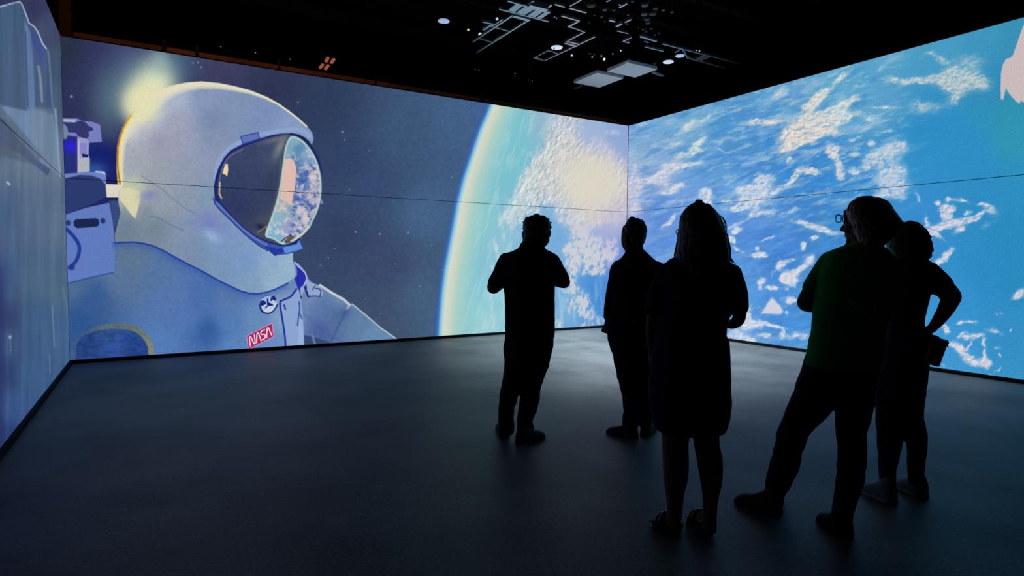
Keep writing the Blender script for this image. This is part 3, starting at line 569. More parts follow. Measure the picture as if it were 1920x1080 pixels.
def paint_left(U, V):
    p = Pic(U, V); C = p.field
    p.C = C([(5, 5, (46, 50, 92)), (60, 10, (52, 54, 98)), (90, 60, (66, 72, 112)), (100, 120, (66, 84, 122)), (105, 200, (74, 92, 132)), (5, 250, (70, 76, 112)), (40, 300, (98, 116, 150)), (100, 300, (100, 118, 150)), (60, 400, (84, 104, 146)), (10, 400, (70, 92, 142)), (110, 420, (92, 112, 148)),
             (60, 520, (80, 102, 144)), (5, 520, (62, 84, 138)), (110, 540, (80, 102, 140)), (70, 600, (64, 94, 142)), (20, 640, (64, 86, 140)), (5, 600, (50, 60, 110)), (120, 640, (68, 96, 148)), (60, 700, (62, 92, 146)), (20, 760, (60, 88, 150)), (5, 820, (42, 64, 124)), (5, 700, (48, 64, 120))], 1.6, 12)
    P = [(-60, 25), (0, 12), (20, 6), (38, 2), (42, 9), (50, 30), (54, 42), (64, 50), (72, 62), (80, 82), (88, 92), (92, 110), (96, 160), (100, 200), (104, 290), (90, 330), (40, 290), (-60, 230)]
    d = p.poly(P, (66, 84, 134), 1.2)
    p.poly([(-60, 30), (0, 15), (40, 6), (46, 60), (50, 205), (20, 208), (-60, 190)], (66, 88, 132), 1.5)
    p.poly([(46, 40), (58, 60), (62, 110), (66, 200), (70, 260), (50, 240), (50, 150)], (92, 116, 172), 3)
    p.poly([(56, 50), (72, 70), (84, 95), (80, 130), (70, 100), (60, 80)], (62, 76, 146), 2)
    p.line([(-60, 26), (0, 13), (20, 7), (37, 3), (41, 7)], 2.2, (168, 178, 216), .9); p.line([(41, 8), (48, 25), (54, 42)], 2.4, (160, 170, 222), .9); p.line([(54, 43), (64, 50), (72, 62), (79, 80), (87, 91)], 2.4, (166, 178, 226), .95, 3)
    p.line([(90, 95), (93, 120), (98, 190), (104, 220)], 3.5, (104, 126, 164), .7); p.line([(72, 125), (76, 150), (79, 190)], 4, (138, 150, 166), .7, 0, 2); p.line([(48, 60), (52, 200)], 2, (40, 54, 110), .6, 0, 2)
    p.poly([(-60, 185), (0, 197), (15, 200), (50, 208), (72, 205), (100, 215), (110, 270), (112, 330), (70, 300), (30, 255), (10, 225), (-60, 190)], (108, 130, 180), 3)
    p.poly([(-60, 190), (0, 196), (14, 214), (45, 250), (80, 290), (70, 310), (30, 300), (-60, 280)], (78, 88, 118), 4, 0, .6)
    p.poly([(60, 200), (100, 205), (110, 320), (90, 310), (60, 280)], (110, 128, 160), 6, 0, .6)
    p.line([(104, 205), (107, 245), (109, 290), (113, 330)], 3.5, (140, 158, 190), .7)
    p.line([(98, 573), (100, 610), (102, 650)], 1.6, (112, 134, 176), .8); p.line([(93, 665), (94, 700)], 1.5, (108, 132, 176), .7); p.line([(19, 632), (21, 660)], 1.5, (100, 120, 160), .7)
    for u, v, r in ((19, 632, 2.6), (17, 345, 2.4), (14, 342, 2)): p.blob(u, v, r, r, (190, 215, 230), 1)
    st = fbm(U / 7, V / 160, 5, 4); p.C *= (.86 + .26 * st)[..., None] * np.array((.96, .99, .90))
    p.line([(118, 540), (130, 600), (134, 680)], 3, (96, 116, 150), .5, 0, 3)
    p.mix((36, 42, 92), ss(16, 2, U) * .6 * ss(470, 540, V))
    return p.C

def screen_material(name):
    m = bpy.data.materials.new(name); m.use_nodes = True; nt = m.node_tree; nt.nodes.clear()
    out = nt.nodes.new('ShaderNodeOutputMaterial'); b = nt.nodes.new('ShaderNodeBsdfPrincipled')
    b.inputs['Base Color'].default_value = (0.012, 0.012, 0.014, 1); b.inputs['Roughness'].default_value = 0.6; b.inputs['Specular IOR Level'].default_value = 0.1
    at = nt.nodes.new('ShaderNodeAttribute'); at.attribute_name = 'picture'
    tc = nt.nodes.new('ShaderNodeTexCoord'); n = nt.nodes.new('ShaderNodeTexNoise'); n.inputs['Scale'].default_value = 62; n.inputs['Detail'].default_value = 3
    mr = nt.nodes.new('ShaderNodeMapRange'); mr.inputs[1].default_value = .25; mr.inputs[2].default_value = .75; mr.inputs[3].default_value = .88; mr.inputs[4].default_value = 1.12
    vm = nt.nodes.new('ShaderNodeVectorMath'); vm.operation = 'SCALE'
    nt.links.new(tc.outputs['Object'], n.inputs['Vector']); nt.links.new(n.outputs['Fac'], mr.inputs[0])
    nt.links.new(at.outputs['Color'], vm.inputs[0]); nt.links.new(mr.outputs[0], vm.inputs['Scale'])
    nt.links.new(vm.outputs[0], b.inputs['Emission Color']); b.inputs['Emission Strength'].default_value = 1.0
    nt.links.new(b.outputs[0], out.inputs[0])
    m.cycles.emission_sampling = 'NONE'
    return m
M_SCR = screen_material('video_wall_picture')
M_FRAME = mat('screen_back_black', (0.01, 0.01, 0.011), 0.7)

SEAM = 2.375 * K
def screen(name, parent, P00, sgrid, axis, z0, z1, nz, normal, paint):
    """a lit panel: fine grid carrying the picture, closed by a 3 cm deep cabinet. axis 'x' or 'y' runs along the wall"""
    zz = np.linspace(z0, z1, nz); S, Z = np.meshgrid(sgrid, zz)
    P = np.zeros(S.shape + (3,)); P[..., 2] = Z
    if axis == 'x': P[..., 0] = S; P[..., 1] = P00
    else: P[..., 1] = S; P[..., 0] = P00
    d = (P.reshape(-1, 3) - CAM)
    dep = d @ FW; dep = np.maximum(dep, .3)
    U = (960 + F * (d @ RT) / dep).reshape(S.shape); V = (540 - F * (d @ UP) / dep).reshape(S.shape)
    C = np.clip(paint(U, V), 0, 255)
    C = lin(C)
    ny, nx = S.shape; idx = np.arange(nx * ny).reshape(ny, nx)
    quads = np.stack([idx[:-1, :-1], idx[:-1, 1:], idx[1:, 1:], idx[1:, :-1]], -1).reshape(-1, 4)
    a = P[0, 1] - P[0, 0]; b = P[1, 0] - P[0, 0]
    if np.cross(a, b) @ normal < 0: quads = quads[:, ::-1]
    co = P.reshape(-1, 3)
    back = np.array([P[0, 0], P[0, -1], P[-1, -1], P[-1, 0]]) - np.array(normal) * .03
    n0 = len(co); cor = [idx[0, 0], idx[0, -1], idx[-1, -1], idx[-1, 0]]
    extra = [[n0, n0 + 1, n0 + 2, n0 + 3]]
    front = back + np.array(normal) * .0299
    for i in range(4):
        j = (i + 1) % 4; extra.append([n0 + i, n0 + j, n0 + 4 + j, n0 + 4 + i])
    co = np.vstack([co, back, front]); allq = np.vstack([quads, np.array(extra)])
    me = bpy.data.meshes.new(name)
    me.vertices.add(len(co)); me.loops.add(allq.size); me.polygons.add(len(allq))
    org = np.array(root_loc(parent))
    me.vertices.foreach_set('co', (co - org).astype(np.float32).ravel())
    me.loops.foreach_set('vertex_index', allq.astype(np.int32).ravel())
    me.polygons.foreach_set('loop_start', np.arange(0, allq.size, 4, dtype=np.int32))
    mi = np.zeros(len(allq), np.int32); mi[len(quads):] = 1
    me.materials.append(M_SCR); me.materials.append(M_FRAME)
    me.polygons.foreach_set('material_index', mi)
    me.update()
    at = me.color_attributes.new('picture', 'FLOAT_COLOR', 'POINT')
    rgba = np.ones((len(co), 4), np.float32); rgba[:n0, :3] = C.reshape(-1, 3)
    at.data.foreach_set('color', rgba.ravel())
    ob = bpy.data.objects.new(name, me); COL.objects.link(ob); ob.parent = parent
    return ob

Z0 = 0.045
def cols_x(u0, u1, n):
    return np.array([on_y(u, 500, YF)[0] for u in np.linspace(u0, u1, n)])
uL = to_px(np.array([XL, YF, 1.3]))[0]; uR = to_px(np.array([XR, YF, 1.3]))[0]
ug = np.unique(np.concatenate([np.linspace(uL, uR, 1040), np.linspace(400, 612, 420)])); xs = np.array([on_y(u, 500, YF)[0] for u in ug]); xs[0], xs[-1] = XL + .008, XR - .008
G = .0035
fw = empty('video_screen', (0, YF, 0), 'wide front video wall showing a white-helmeted astronaut and the edge of the earth', 'video screen', 'video screens around the room')
screen('upper_panel', fw, YF, xs, 'x', SEAM + G, ZT, 300, (0, -1, 0), paint_front)
screen('lower_panel', fw, YF, xs, 'x', Z0, SEAM - G, 520, (0, -1, 0), paint_front)
us = np.linspace(uR, 1925, 730)
ys = np.array([on_x(u, 500, XR)[1] for u in us]); ys[0] = YF - .008
YR0 = ys[-1] - .45; ys = np.concatenate([ys, np.linspace(ys[-1], YR0, 5)[1:]])[::-1]
rw = empty('video_screen', (XR, YF / 2, 0), 'right video wall showing white clouds over bright blue ocean', 'video screen', 'video screens around the room')
screen('upper_panel', rw, XR, ys, 'y', SEAM + G, ZT, 290, (-1, 0, 0), paint_right)
screen('lower_panel', rw, XR, ys, 'y', Z0, SEAM - G, 330, (-1, 0, 0), paint_right)
YL0 = 3.2; us = np.linspace(-30, uL, 190)
ys = np.array([on_x(u, 500, XL)[1] for u in us]); ys[-1] = YF - .008
ys = np.concatenate([np.linspace(YL0, ys[0], 5)[:-1], ys])
lw = empty('video_screen', (XL, YF / 2, 0), 'narrow-looking left video wall showing dim blue-grey spacecraft panels', 'video screen', 'video screens around the room')
screen('upper_panel', lw, XL, ys, 'y', SEAM + G, ZT, 260, (1, 0, 0), paint_left)
screen('lower_panel', lw, XL, ys, 'y', Z0, SEAM - G, 330, (1, 0, 0), paint_left)

# ------------------------------------------------------------------ room shell
def carpet():
    m = bpy.data.materials.new('dark_grey_carpet'); m.use_nodes = True; nt = m.node_tree; b = nt.nodes['Principled BSDF']
    tc = nt.nodes.new('ShaderNodeTexCoord')
    n1 = nt.nodes.new('ShaderNodeTexNoise'); n1.inputs['Scale'].default_value = 1.1; n1.inputs['Detail'].default_value = 4; n1.inputs['Roughness'].default_value = .6
    n2 = nt.nodes.new('ShaderNodeTexNoise'); n2.inputs['Scale'].default_value = 60; n2.inputs['Detail'].default_value = 4; n2.inputs['Roughness'].default_value = .8
    for n in (n1, n2): nt.links.new(tc.outputs['Object'], n.inputs['Vector'])
    r1 = nt.nodes.new('ShaderNodeMapRange'); r1.inputs[1].default_value = .35; r1.inputs[2].default_value = .62; r1.inputs[3].default_value = .55; r1.inputs[4].default_value = 1.0
    r2 = nt.nodes.new('ShaderNodeMapRange'); r2.inputs[1].default_value = .3; r2.inputs[2].default_value = .7; r2.inputs[3].default_value = .45; r2.inputs[4].default_value = 1.55
    nt.links.new(n1.outputs['Fac'], r1.inputs[0]); nt.links.new(n2.outputs['Fac'], r2.inputs[0])
    mu = nt.nodes.new('ShaderNodeMath'); mu.operation = 'MULTIPLY'; nt.links.new(r1.outputs[0], mu.inputs[0]); nt.links.new(r2.outputs[0], mu.inputs[1])
    vm = nt.nodes.new('ShaderNodeVectorMath'); vm.operation = 'SCALE'; vm.inputs[0].default_value = CARPET
    nt.links.new(mu.outputs[0], vm.inputs['Scale']); nt.links.new(vm.outputs[0], b.inputs['Base Color'])
    b.inputs['Roughness'].default_value = CARPET_ROUGH; b.inputs['Specular IOR Level'].default_value = CARPET_SPEC
    ms = nt.nodes.new('ShaderNodeMath'); ms.operation = 'MULTIPLY'; ms.inputs[1].default_value = CARPET_SPEC
    nt.links.new(mu.outputs[0], ms.inputs[0]); nt.links.new(ms.outputs[0], b.inputs['Specular IOR Level'])
    b.inputs['Sheen Weight'].default_value = .15; b.inputs['Sheen Roughness'].default_value = .4; b.inputs['Sheen Tint'].default_value = (1, .97, .93, 1)
    bp = nt.nodes.new('ShaderNodeBump'); bp.inputs['Strength'].default_value = .25; bp.inputs['Distance'].default_value = .004
    nt.links.new(n2.outputs['Fac'], bp.inputs['Height']); nt.links.new(bp.outputs[0], b.inputs['Normal'])
    return m
FILL_E = 3700.0
CARPET = (0.085, 0.090, 0.093); CARPET_ROUGH = 0.55; CARPET_SPEC = 0.45
V, Fc = box((4, 4, -.05), 9, 9, .05)
tag(mesh_obj('floor', V, Fc, carpet()), kind='structure')
M_CEIL = mat('black_painted_ceiling', (0.006, 0.006, 0.007), .95, noise=.3, nscale=2, spec=0.05)
ZC = 6.0
V, Fc = box((4, 4, ZC + .05), 9, 9, .05)
tag(mesh_obj('ceiling', V, Fc, M_CEIL), kind='structure')
M_WALL = mat('black_wall_back', (0.008, 0.008, 0.009), .9, noise=.2, nscale=4, spec=.1)
def wallbox(name, c, hx, hy, hz, m=M_WALL):
    V, Fc = box(c, hx, hy, hz); return tag(mesh_obj(name, V, Fc, m), kind='structure')
T = .06
wallbox('wall_front', ((XL + XR) / 2, YF + .031 + T, ZT / 2 - .002), (XR - XL) / 2 + .2, T, ZT / 2 - .002)
wallbox('wall_right', (XR + .031 + T, (YF + YR0) / 2, ZT / 2 - .002), T, (YF - YR0) / 2, ZT / 2 - .002)
wallbox('wall_left', (XL - .031 - T, (YF + YL0) / 2, ZT / 2 - .002), T, (YF - YL0) / 2, ZT / 2 - .002)
M_BASE = mat('black_kick_strip', (0.004, 0.004, 0.005), .7, spec=.1)
wallbox('baseboard_front', ((XL + XR) / 2, YF - .001, Z0 / 2 - .001), (XR - XL) / 2, .03, Z0 / 2, M_BASE)
wallbox('baseboard_right', (XR + .001, (YF + YR0) / 2 - .02, Z0 / 2 - .001), .03, (YF - YR0) / 2 - .02, Z0 / 2, M_BASE)
wallbox('baseboard_left', (XL - .001, (YF + YL0) / 2 - .02, Z0 / 2 - .001), .03, (YF - YL0) / 2 - .02, Z0 / 2, M_BASE)


# ------------------------------------------------------------------ things under the ceiling
M_ALU = mat('dull_aluminium', (0.62, 0.62, 0.66), .38, .85, .5, noise=.15, nscale=20)
M_BLK = mat('black_steel', (0.008, 0.008, 0.009), .8, .0, .1)
M_FELT = mat('pale_grey_fabric_panel', (0.93, 0.88, 0.86), .9, noise=.06, nscale=60, bump=.1)
M_ALU_THICK = mat('bright_aluminium_plate', (0.75, 0.77, 0.84), .45, .5, .5)
ZTR = 4.62
XA, YA = np.array([1.0, 0, 0]), np.array([0, 1.0, 0])

def anchor(pts, z):
    P = [on_z(u, v, z) for u, v in pts]
    return P

def hanger(parent, p, z0, r=.006):
    V, Fc = bar(p, (p[0], p[1], ZC), r, up=(1, 0, 0)); return mesh_obj('hanging_rod', V, Fc, M_BLK, parent)

def truss(label, rails, cross, rail_r=.014, cross_r=.010, group='lighting frames under the ceiling', plates=(), z=ZTR, rods=2, cat='lighting frame'):
    """rails / cross: pairs of image points on the height z; every bar is its own mesh"""
    all_p = [on_z(*q, z) for b in rails for q in b[:2]]
    c = np.mean(all_p, 0)
    e = empty('ceiling_lighting_frame', c, label, cat, group)
    for b in rails:
        a, d = on_z(*b[0], z), on_z(*b[1], z)
        V, Fc = bar(a, d, b[2] if len(b) > 2 else rail_r); mesh_obj('rail', V, Fc, M_ALU, e)
    for b in cross:
        a, d = on_z(*b[0], z), on_z(*b[1], z)
        V, Fc = bar(a, d, b[2] if len(b) > 2 else cross_r); mesh_obj('crossbar', V, Fc, M_ALU, e)
    for b in plates:
        a, d = on_z(*b[0], z), on_z(*b[1], z)
        V, Fc = bar(a, d, b[2], r2=.01); mesh_obj('mounting_plate', V, Fc, M_ALU_THICK, e)
    for k in range(rods):
        b = rails[k % len(rails)]; t = .2 if k % 2 == 0 else .8
        p = on_z(*b[0], z) * (1 - t) + on_z(*b[1], z) * t
        hanger(e, p + np.array([0, 0, .01]), z)
    return e

truss('long ladder-shaped aluminium frame left of the two slotted plates', [((962.6, 26.6), (887, 77)), ((993, 35), (894.4, 97))],
      [((962.6, 26.6), (993, 35), .03), ((927.7, 50), (954.8, 57.8)), ((899.6, 71.9), (922.5, 78))])
truss('aluminium frame carrying two slotted pale plates, nearest the top of the photo', [((951.7, 0), (1031, 23)), ((936, 15.6), (1028.8, 39))],
      [], plates=[((975, 7), (958, 20.5), .05), ((1027, 20), (1008, 33.5), .05), ((994, 13.2), (974.6, 25.5), .07), ((1015, 18), (997, 30.5), .07)])
truss('short thick-fronted aluminium frame cut by the top edge of the photo', [((1000.6, 0), (992, 6)), ((1034, 8), (1025.6, 14.6))], [((992, 6), (1025.6, 14.6), .04)])
truss('narrow aluminium frame with a double end bar above a round lamp', [((1096.7, 58.3), (1061, 77)), ((1115.4, 67.7), (1021.7, 112.5))],
      [((1059, 78), (1082, 84.4), .025), ((1063, 75.5), (1085, 80.5), .02), ((1028, 93.7), (1046.7, 100)), ((1000.8, 108), (1021.7, 113.5)), ((1000.8, 108), (1028, 93.7))])
truss('small bent aluminium frame between the two longer frames', [((1053, 28), (1086, 37.5)), ((1086, 37.5), (1065, 49))], [((1065, 49), (1077, 52)), ((1077, 52), (1095, 59))], rail_r=.016)
truss('short aluminium corner frame right of the thick-fronted one', [((1040, 6), (1059, 11.5)), ((1068, 13.5), (1099, 22))], [((1068.5, 10.5), (1084, 2)), ((1084, 2), (1090, -2))], rail_r=.016)
truss('small folded aluminium bracket left of the ladder-shaped frame', [((905, 39), (924, 43)), ((924, 43), (906, 54.5))], [((922, 49), (942.5, 35.5)), ((908, 50), (912, 52))], rail_r=.018)
truss('long bluish aluminium frame above the right video screen', [((1241.7, 81), (1385, 117.7)), ((1210, 86.5), (1243.7, 94.8)), ((1288.5, 107.3), (1358, 126))],
      [((1279, 89.6), (1288.5, 107.3)), ((1279, 89.6), (1265.6, 98)), ((1325, 102), (1302, 112.5), .014), ((1333, 104), (1310, 113.5), .014)], rods=3)
truss('short bluish aluminium bar behind the long right-hand frame', [((1202, 66.7), (1231, 76))], [((1201, 66), (1202, 70)), ((1208, 77), (1216, 79))], rail_r=.018)
truss('small V-shaped aluminium bracket in the dark above the grey panels', [((1184, 69), (1168, 76)), ((1168, 76), (1180, 79))], [((1157, 57), (1178, 62))], rail_r=.014)
truss('crossed aluminium bracket near the top edge right of the frames', [((1176, 5), (1161, 13)), ((1184, 34.5), (1172, 40.5))], [((1160, 7), (1165, 10)), ((1143, 35.5), (1153, 38.5), .02), ((1166, 42), (1156, 47.5), .02), ((1137, 2), (1144, -1))], rail_r=.015)

# square fabric panels
def felt(label, pts, tab):
    z = 4.55
    P = [on_z(u, v, z) for u, v in pts]; c = sum(P) / 4
    x0 = (P[0][0] + P[1][0]) / 2
    # axis-aligned square panel from the four traced corners
    xs_ = sorted(p[0] for p in P); ys_ = sorted(p[1] for p in P)
    hx = (xs_[2] + xs_[3] - xs_[0] - xs_[1]) / 4; hy = (ys_[2] + ys_[3] - ys_[0] - ys_[1]) / 4
    e = empty('ceiling_panel', c, label, 'acoustic panel', 'square grey panels hung under the ceiling')
    V, Fc = box(c + np.array([0, 0, .03]), hx, hy, .025); mesh_obj('fabric_board', V, Fc, M_FELT, e)
    V, Fc = box(c + np.array([0, 0, .065]), hx * .96, hy * .96, .01); mesh_obj('back_frame', V, Fc, M_BLK, e)
    a, b = on_z(*tab[0], z + .03), on_z(*tab[1], z + .03)
    V, Fc = bar(a, b, .03, r2=.012); mesh_obj('bracket', V, Fc, M_ALU, e)
    for sx in (-1, 1):
        for sy in (-1, 1): hanger(e, c + np.array([sx * hx * .8, sy * hy * .8, .07]), z)
felt('square light-grey ceiling panel, the lower left of the pair', [(1078, 155), (1120, 136.5), (1166, 147.5), (1124, 166)], ((1090, 160), (1077, 166)))
felt('square lavender-grey ceiling panel, the upper right of the pair', [(1138, 134.5), (1180, 118), (1231.5, 131), (1191, 146)], ((1224, 135), (1243, 142)))

# round lamps, housings and lenses
M_LENS = mat('frosted_lamp_lens', (0.8, 0.82, 0.85), .4, emis=tuple(lin((150, 170, 205))), estr=.9)
M_LENS2 = mat('frosted_lamp_lens_pale', (0.8, 0.82, 0.85), .4, emis=tuple(lin((185, 200, 210))), estr=1.0)
def lamp(u, v, wpx, label, m):
    z = 4.75; c = on_z(u, v, z); d = (c - CAM) @ FW; r = wpx / F * d / 2
    e = empty('round_ceiling_lamp', c, label, 'ceiling lamp', 'round lamps hanging among the frames')
    V, Fc = lathe(c, [(r * .2, .015 * 0 - .004), (r * .6, -.002), (r * .95, .004), (r, .012), (r * .9, .02), (r * .3, .021)], 28); mesh_obj('lens', V, Fc, m, e, True)
    V, Fc = lathe(c, [(r * 1.0, .02), (r * 1.06, .022), (r * 1.0, .1), (r * .5, .2), (r * .3, .28), (.02, .3)], 28); mesh_obj('housing', V, Fc, M_BLK, e, True)
    hanger(e, c + np.array([0, 0, .3]), z)
lamp(832, 41, 22, 'round ceiling lamp alone in the dark, left of all the frames', M_LENS)
lamp(1044, 90.5, 22, 'round ceiling lamp below the narrow double-barred frame', M_LENS2)
lamp(1275, 106, 17, 'round ceiling lamp touching the long right-hand frame', M_LENS)
lamp(1253, 117.5, 20, 'round ceiling lamp just right of the lavender-grey panel', M_LENS2)

# small spotlights
def spot(u, v, col, size, label, group, yoke=True):
    z = 4.7; c = on_z(u, v, z)
    e = empty('stage_spotlight', c, label, 'spotlight', group)
    m = spot_mats.setdefault(col, mat('spot_lens_%02x%02x%02x' % col, (0.5, 0.5, 0.5), .3, emis=tuple(lin(col)), estr=1.0))
    d = (CAM + np.array([0, 0, -1.0]) - c); d /= np.linalg.norm(d)
    s = np.cross(d, (0, 0, 1)); s /= np.linalg.norm(s); t = np.cross(s, d)
    ring = lambda k, r: [c + d * k + r * (math.cos(2 * PI * j / 16) * s + math.sin(2 * PI * j / 16) * t) for j in range(16)]
    mesh_obj('can', *loft([ring(-.22, size * .9), ring(-.2, size * 1.3), ring(-.03, size * 1.5), ring(-.005, size * 1.5)]), M_BLK, e, True)
    mesh_obj('lens', *loft([ring(-.004, size), ring(.008, size * .9), ring(.014, size * .4)]), m, e, True)
    if yoke:
        V, Fc = bar(c - d * .12 + np.array([0, 0, size * 1.3]), (c[0] - d[0] * .12, c[1] - d[1] * .12, ZC), .01, up=(1, 0, 0)); mesh_obj('yoke', V, Fc, M_BLK, e)
spot_mats = {}
GS = 'small dim spotlights among the frames'
W_, Y_, D_ = (190, 200, 205), (205, 215, 120), (110, 112, 116)
spot(878, 56, (190, 205, 90), .017, 'small yellow-green spotlight at the far left of the frames', GS)
spot(900.5, 65, (200, 228, 225), .028, 'bright white spotlight under the ladder-shaped frame', GS)
spot(932, 35.5, W_, .02, 'small white spotlight above the ladder-shaped frame', GS)
spot(1072, 104, W_, .017, 'single white spotlight just right of the narrow frame', GS)
spot(1110.5, 107, W_, .011, 'tiny white spotlight left of the yellow one', GS)
spot(1127.5, 105, (150, 150, 235), .012, 'tiny violet spotlight above the yellow one', GS)
spot(1133, 111, (225, 225, 160), .022, 'small yellow-white spotlight above the light-grey panel', GS)
spot(1149, 101, D_, .012, 'dim spotlight right of the yellow one', GS)
spot(1164, 95, W_, .012, 'small spotlight up and right of the yellow one', GS)
spot(1306, 95, W_, .012, 'left one of two paired spotlights on the long right-hand frame', GS)
spot(1311.5, 96, W_, .012, 'right one of two paired spotlights on the long right-hand frame', GS)
spot(1039.5, 32, D_, .011, 'dim paired spotlight, left one, beside the slotted plates', GS)
spot(1043.5, 34, D_, .01, 'dim paired spotlight, right one, beside the slotted plates', GS)
spot(965.5, 138, D_, .01, 'upper one of two dim spotlights stacked over the screen top', GS)
spot(965.5, 143, (70, 70, 74), .008, 'lower one of two dim spotlights stacked over the screen top', GS)
for k, (u, v, lb) in enumerate([(891, 130, 'left dim spotlight of the pair left of the stacked two'), (898, 131.5, 'right dim spotlight of the pair left of the stacked two'),
        (991, 150, 'left dim spotlight of the pair right of the stacked two'), (998, 151.5, 'right dim spotlight of the pair right of the stacked two')]):
    spot(u, v, (80, 80, 84), .009, lb, GS)
for u, v, lb in [(479, 99, 'dim spotlight over the front screen, left of the orange slots'), (544, 111, 'very dim spotlight between the lone one and the orange slots'), (414, 87.5, 'dim spotlight nearest the helmet top, above the orange strip')]:
    spot(u, v, (96, 100, 100), .01, lb, GS)
# cluster of dim equipment in the dark: small cans hung among the cables
M_DIM = mat('dim_grey_equipment', (0.16, 0.16, 0.16), .5, .3, noise=.3)
M_OLIVE = mat('olive_equipment', (0.12, 0.11, 0.05), .6)
eq = [(1209, 8, 13, M_DIM), (1229, 15, 9, M_OLIVE), (1224, 24, 13, M_OLIVE), (1208, 25, 12, M_DIM), (1244, 18, 7, M_DIM), (1260, 22, 6, M_DIM), (1186, 2, 6, M_DIM), (1197, 51, 3, M_DIM), (1207, 54, 7, M_DIM), (1221, 53, 6, M_DIM), (1235, 62, 4, M_DIM), (1228, 65, 5, M_DIM),
      (1212, 59, 4, M_DIM), (1114, 28, 3.5, M_DIM), (1134, 17, 9, M_DIM), (1151, 18, 6, M_DIM), (1178, 27, 5, M_DIM), (1134, 40, 4, M_DIM), (1176, 44, 5, M_DIM), (1108, 8, 16, M_OLIVE), (1128, 31, 6, M_DIM), (1106, 100, 5, M_DIM), (1113, 102, 5, M_DIM), (1128, 101, 6, M_DIM), (1105, 42, 3, M_DIM), (1213, 35, 10, M_DIM), (1215, 42, 9, M_DIM), (1228, 119, 6, M_OLIVE)]
words_ = ['topmost', 'upper']
for i, (u, v, wpx, m) in enumerate(eq):
    z = 4.8; c = on_z(u, v, z); d = np.linalg.norm(c - CAM); r = wpx / F * d / 2
    rr = random.Random(i); a = rr.uniform(0, 2 * PI)
    m2 = M_BLK
    V, Fc = join([lathe(c, [(r * .5, -.5 * r), (r * .9, -.45 * r), (r, 0), (r * .8, .5 * r), (r * .3, .7 * r)], 14), box(c + np.array([math.cos(a) * r * .5, math.sin(a) * r * .5, .6 * r]), r * .6, r * .25, r * .3, (math.cos(a), math.sin(a), 0), (-math.sin(a), math.cos(a), 0)),
                     bar(c + np.array([0, 0, .5 * r]), (c[0], c[1], ZC), .004, up=(1, 0, 0))])
    o = mesh_obj('ceiling_spotlight_can', V, Fc, m, None, True, origin=c); o.data.materials.append(m2)
    for pl in o.data.polygons[-6:]: pl.material_index = 1
    tag(o, 'unlit fixture hung in the dark cluster above the grey ceiling panels' if m is M_DIM else 'olive unlit fixture hung above the grey ceiling panels', 'ceiling fixture', 'dim grey fixtures hung in the dark' if m is M_DIM else 'olive fixtures hung in the dark')
# four small orange slots
M_SLOT = mat('orange_lit_slot', (.3, .12, .06), .6, emis=tuple(lin((150, 82, 52))), estr=1.0)
e = None
sl = [((615, 108.5), (611, 115.5)), ((626.5, 111), (621, 118)), ((605.5, 121), (600, 127.5)), ((615.5, 122.5), (610, 129.5))]
z = 4.9; P = [on_z(*a, z) for a, b in sl]; c = sum(P) / 4
e = empty('louvred_ceiling_light', c + np.array([0, 0, .08]), 'small ceiling light with four orange slots above the front screen', 'ceiling light')
V, Fc = box(c + np.array([0, 0, .05]), .16, .22, .03); mesh_obj('housing', V, Fc, M_BLK, e)
for a, b in sl:
    V, Fc = bar(on_z(*a, z), on_z(*b, z), .022, r2=.015); mesh_obj('slot', V, Fc, M_SLOT, e)
hanger(e, c + np.array([0, 0, .08]), z)

# warm-lit timber strip over the front screen and the post at its left end
M_TIM = mat('warm_brown_timber', (.15, .040, .006), .8, noise=.5, nscale=3, bump=.2)
def strip(x0, x1):
    V, Fc = box(((x0 + x1) / 2, YF + .12, ZT + .066), (x1 - x0) / 2, .05, .03)
    return V, Fc
xa = [on_y(u, 110, YF + .12)[0] for u in (140, 304, 312, 366, 372, 520, 524, 700, 704, 900, 905, 1172)]
bm_ = empty('trim_header', (xa[0], YF + .12, ZT), None, None); bm_['kind'] = 'structure'
for i in range(0, len(xa), 2):
    V, Fc = strip(xa[i], xa[i + 1] - .0); mesh_obj('timber_length', V, Fc, M_TIM, bm_)
for i in range(1, len(xa) - 1, 2):
    V, Fc = box(((xa[i] + xa[i + 1]) / 2, YF + .12, ZT + .09), max((xa[i + 1] - xa[i]) / 2, .01), .06, .09); mesh_obj('joint_cap', V, Fc, M_BLK, bm_)
# small wall post upper left
pz0, pz1 = ZT + .04, ZT + .75
xc0, xc1 = on_y(112, 40, YF + .3)[0], on_y(134, 40, YF + .3)[0]
V, Fc = box(((xc0 + xc1) / 2, YF + .3, (pz0 + ZC) / 2), (xc1 - xc0) / 2, .1, (ZC - pz0) / 2)
tag(mesh_obj('column', V, Fc, mat('brown_painted_post', (.06, .014, .006), .7, noise=.3, nscale=4)), kind='structure')
# unseen warm spots added above the front screen to wash the timber strip
def added_warm_wash(x, e_, label):
    l = bpy.data.lights.new('added_warm_wash', 'SPOT'); l.energy = e_; l.color = (1, .55, .2); l.spot_size = math.radians(150); l.spot_blend = 1; l.shadow_soft_size = .04
    o = bpy.data.objects.new('added_warm_wash', l); COL.objects.link(o); o.location = (x, YF - .55, ZT + .5)
    d = Vector((0, .67, -.40)); o.rotation_euler = d.to_track_quat('-Z', 'Y').to_euler()
    return o
for x, e_ in ((-.5, 3.0), (.6, 6), (1.8, 5), (3.0, 3.0), (4.3, 1.2)): added_warm_wash(x, e_, '')

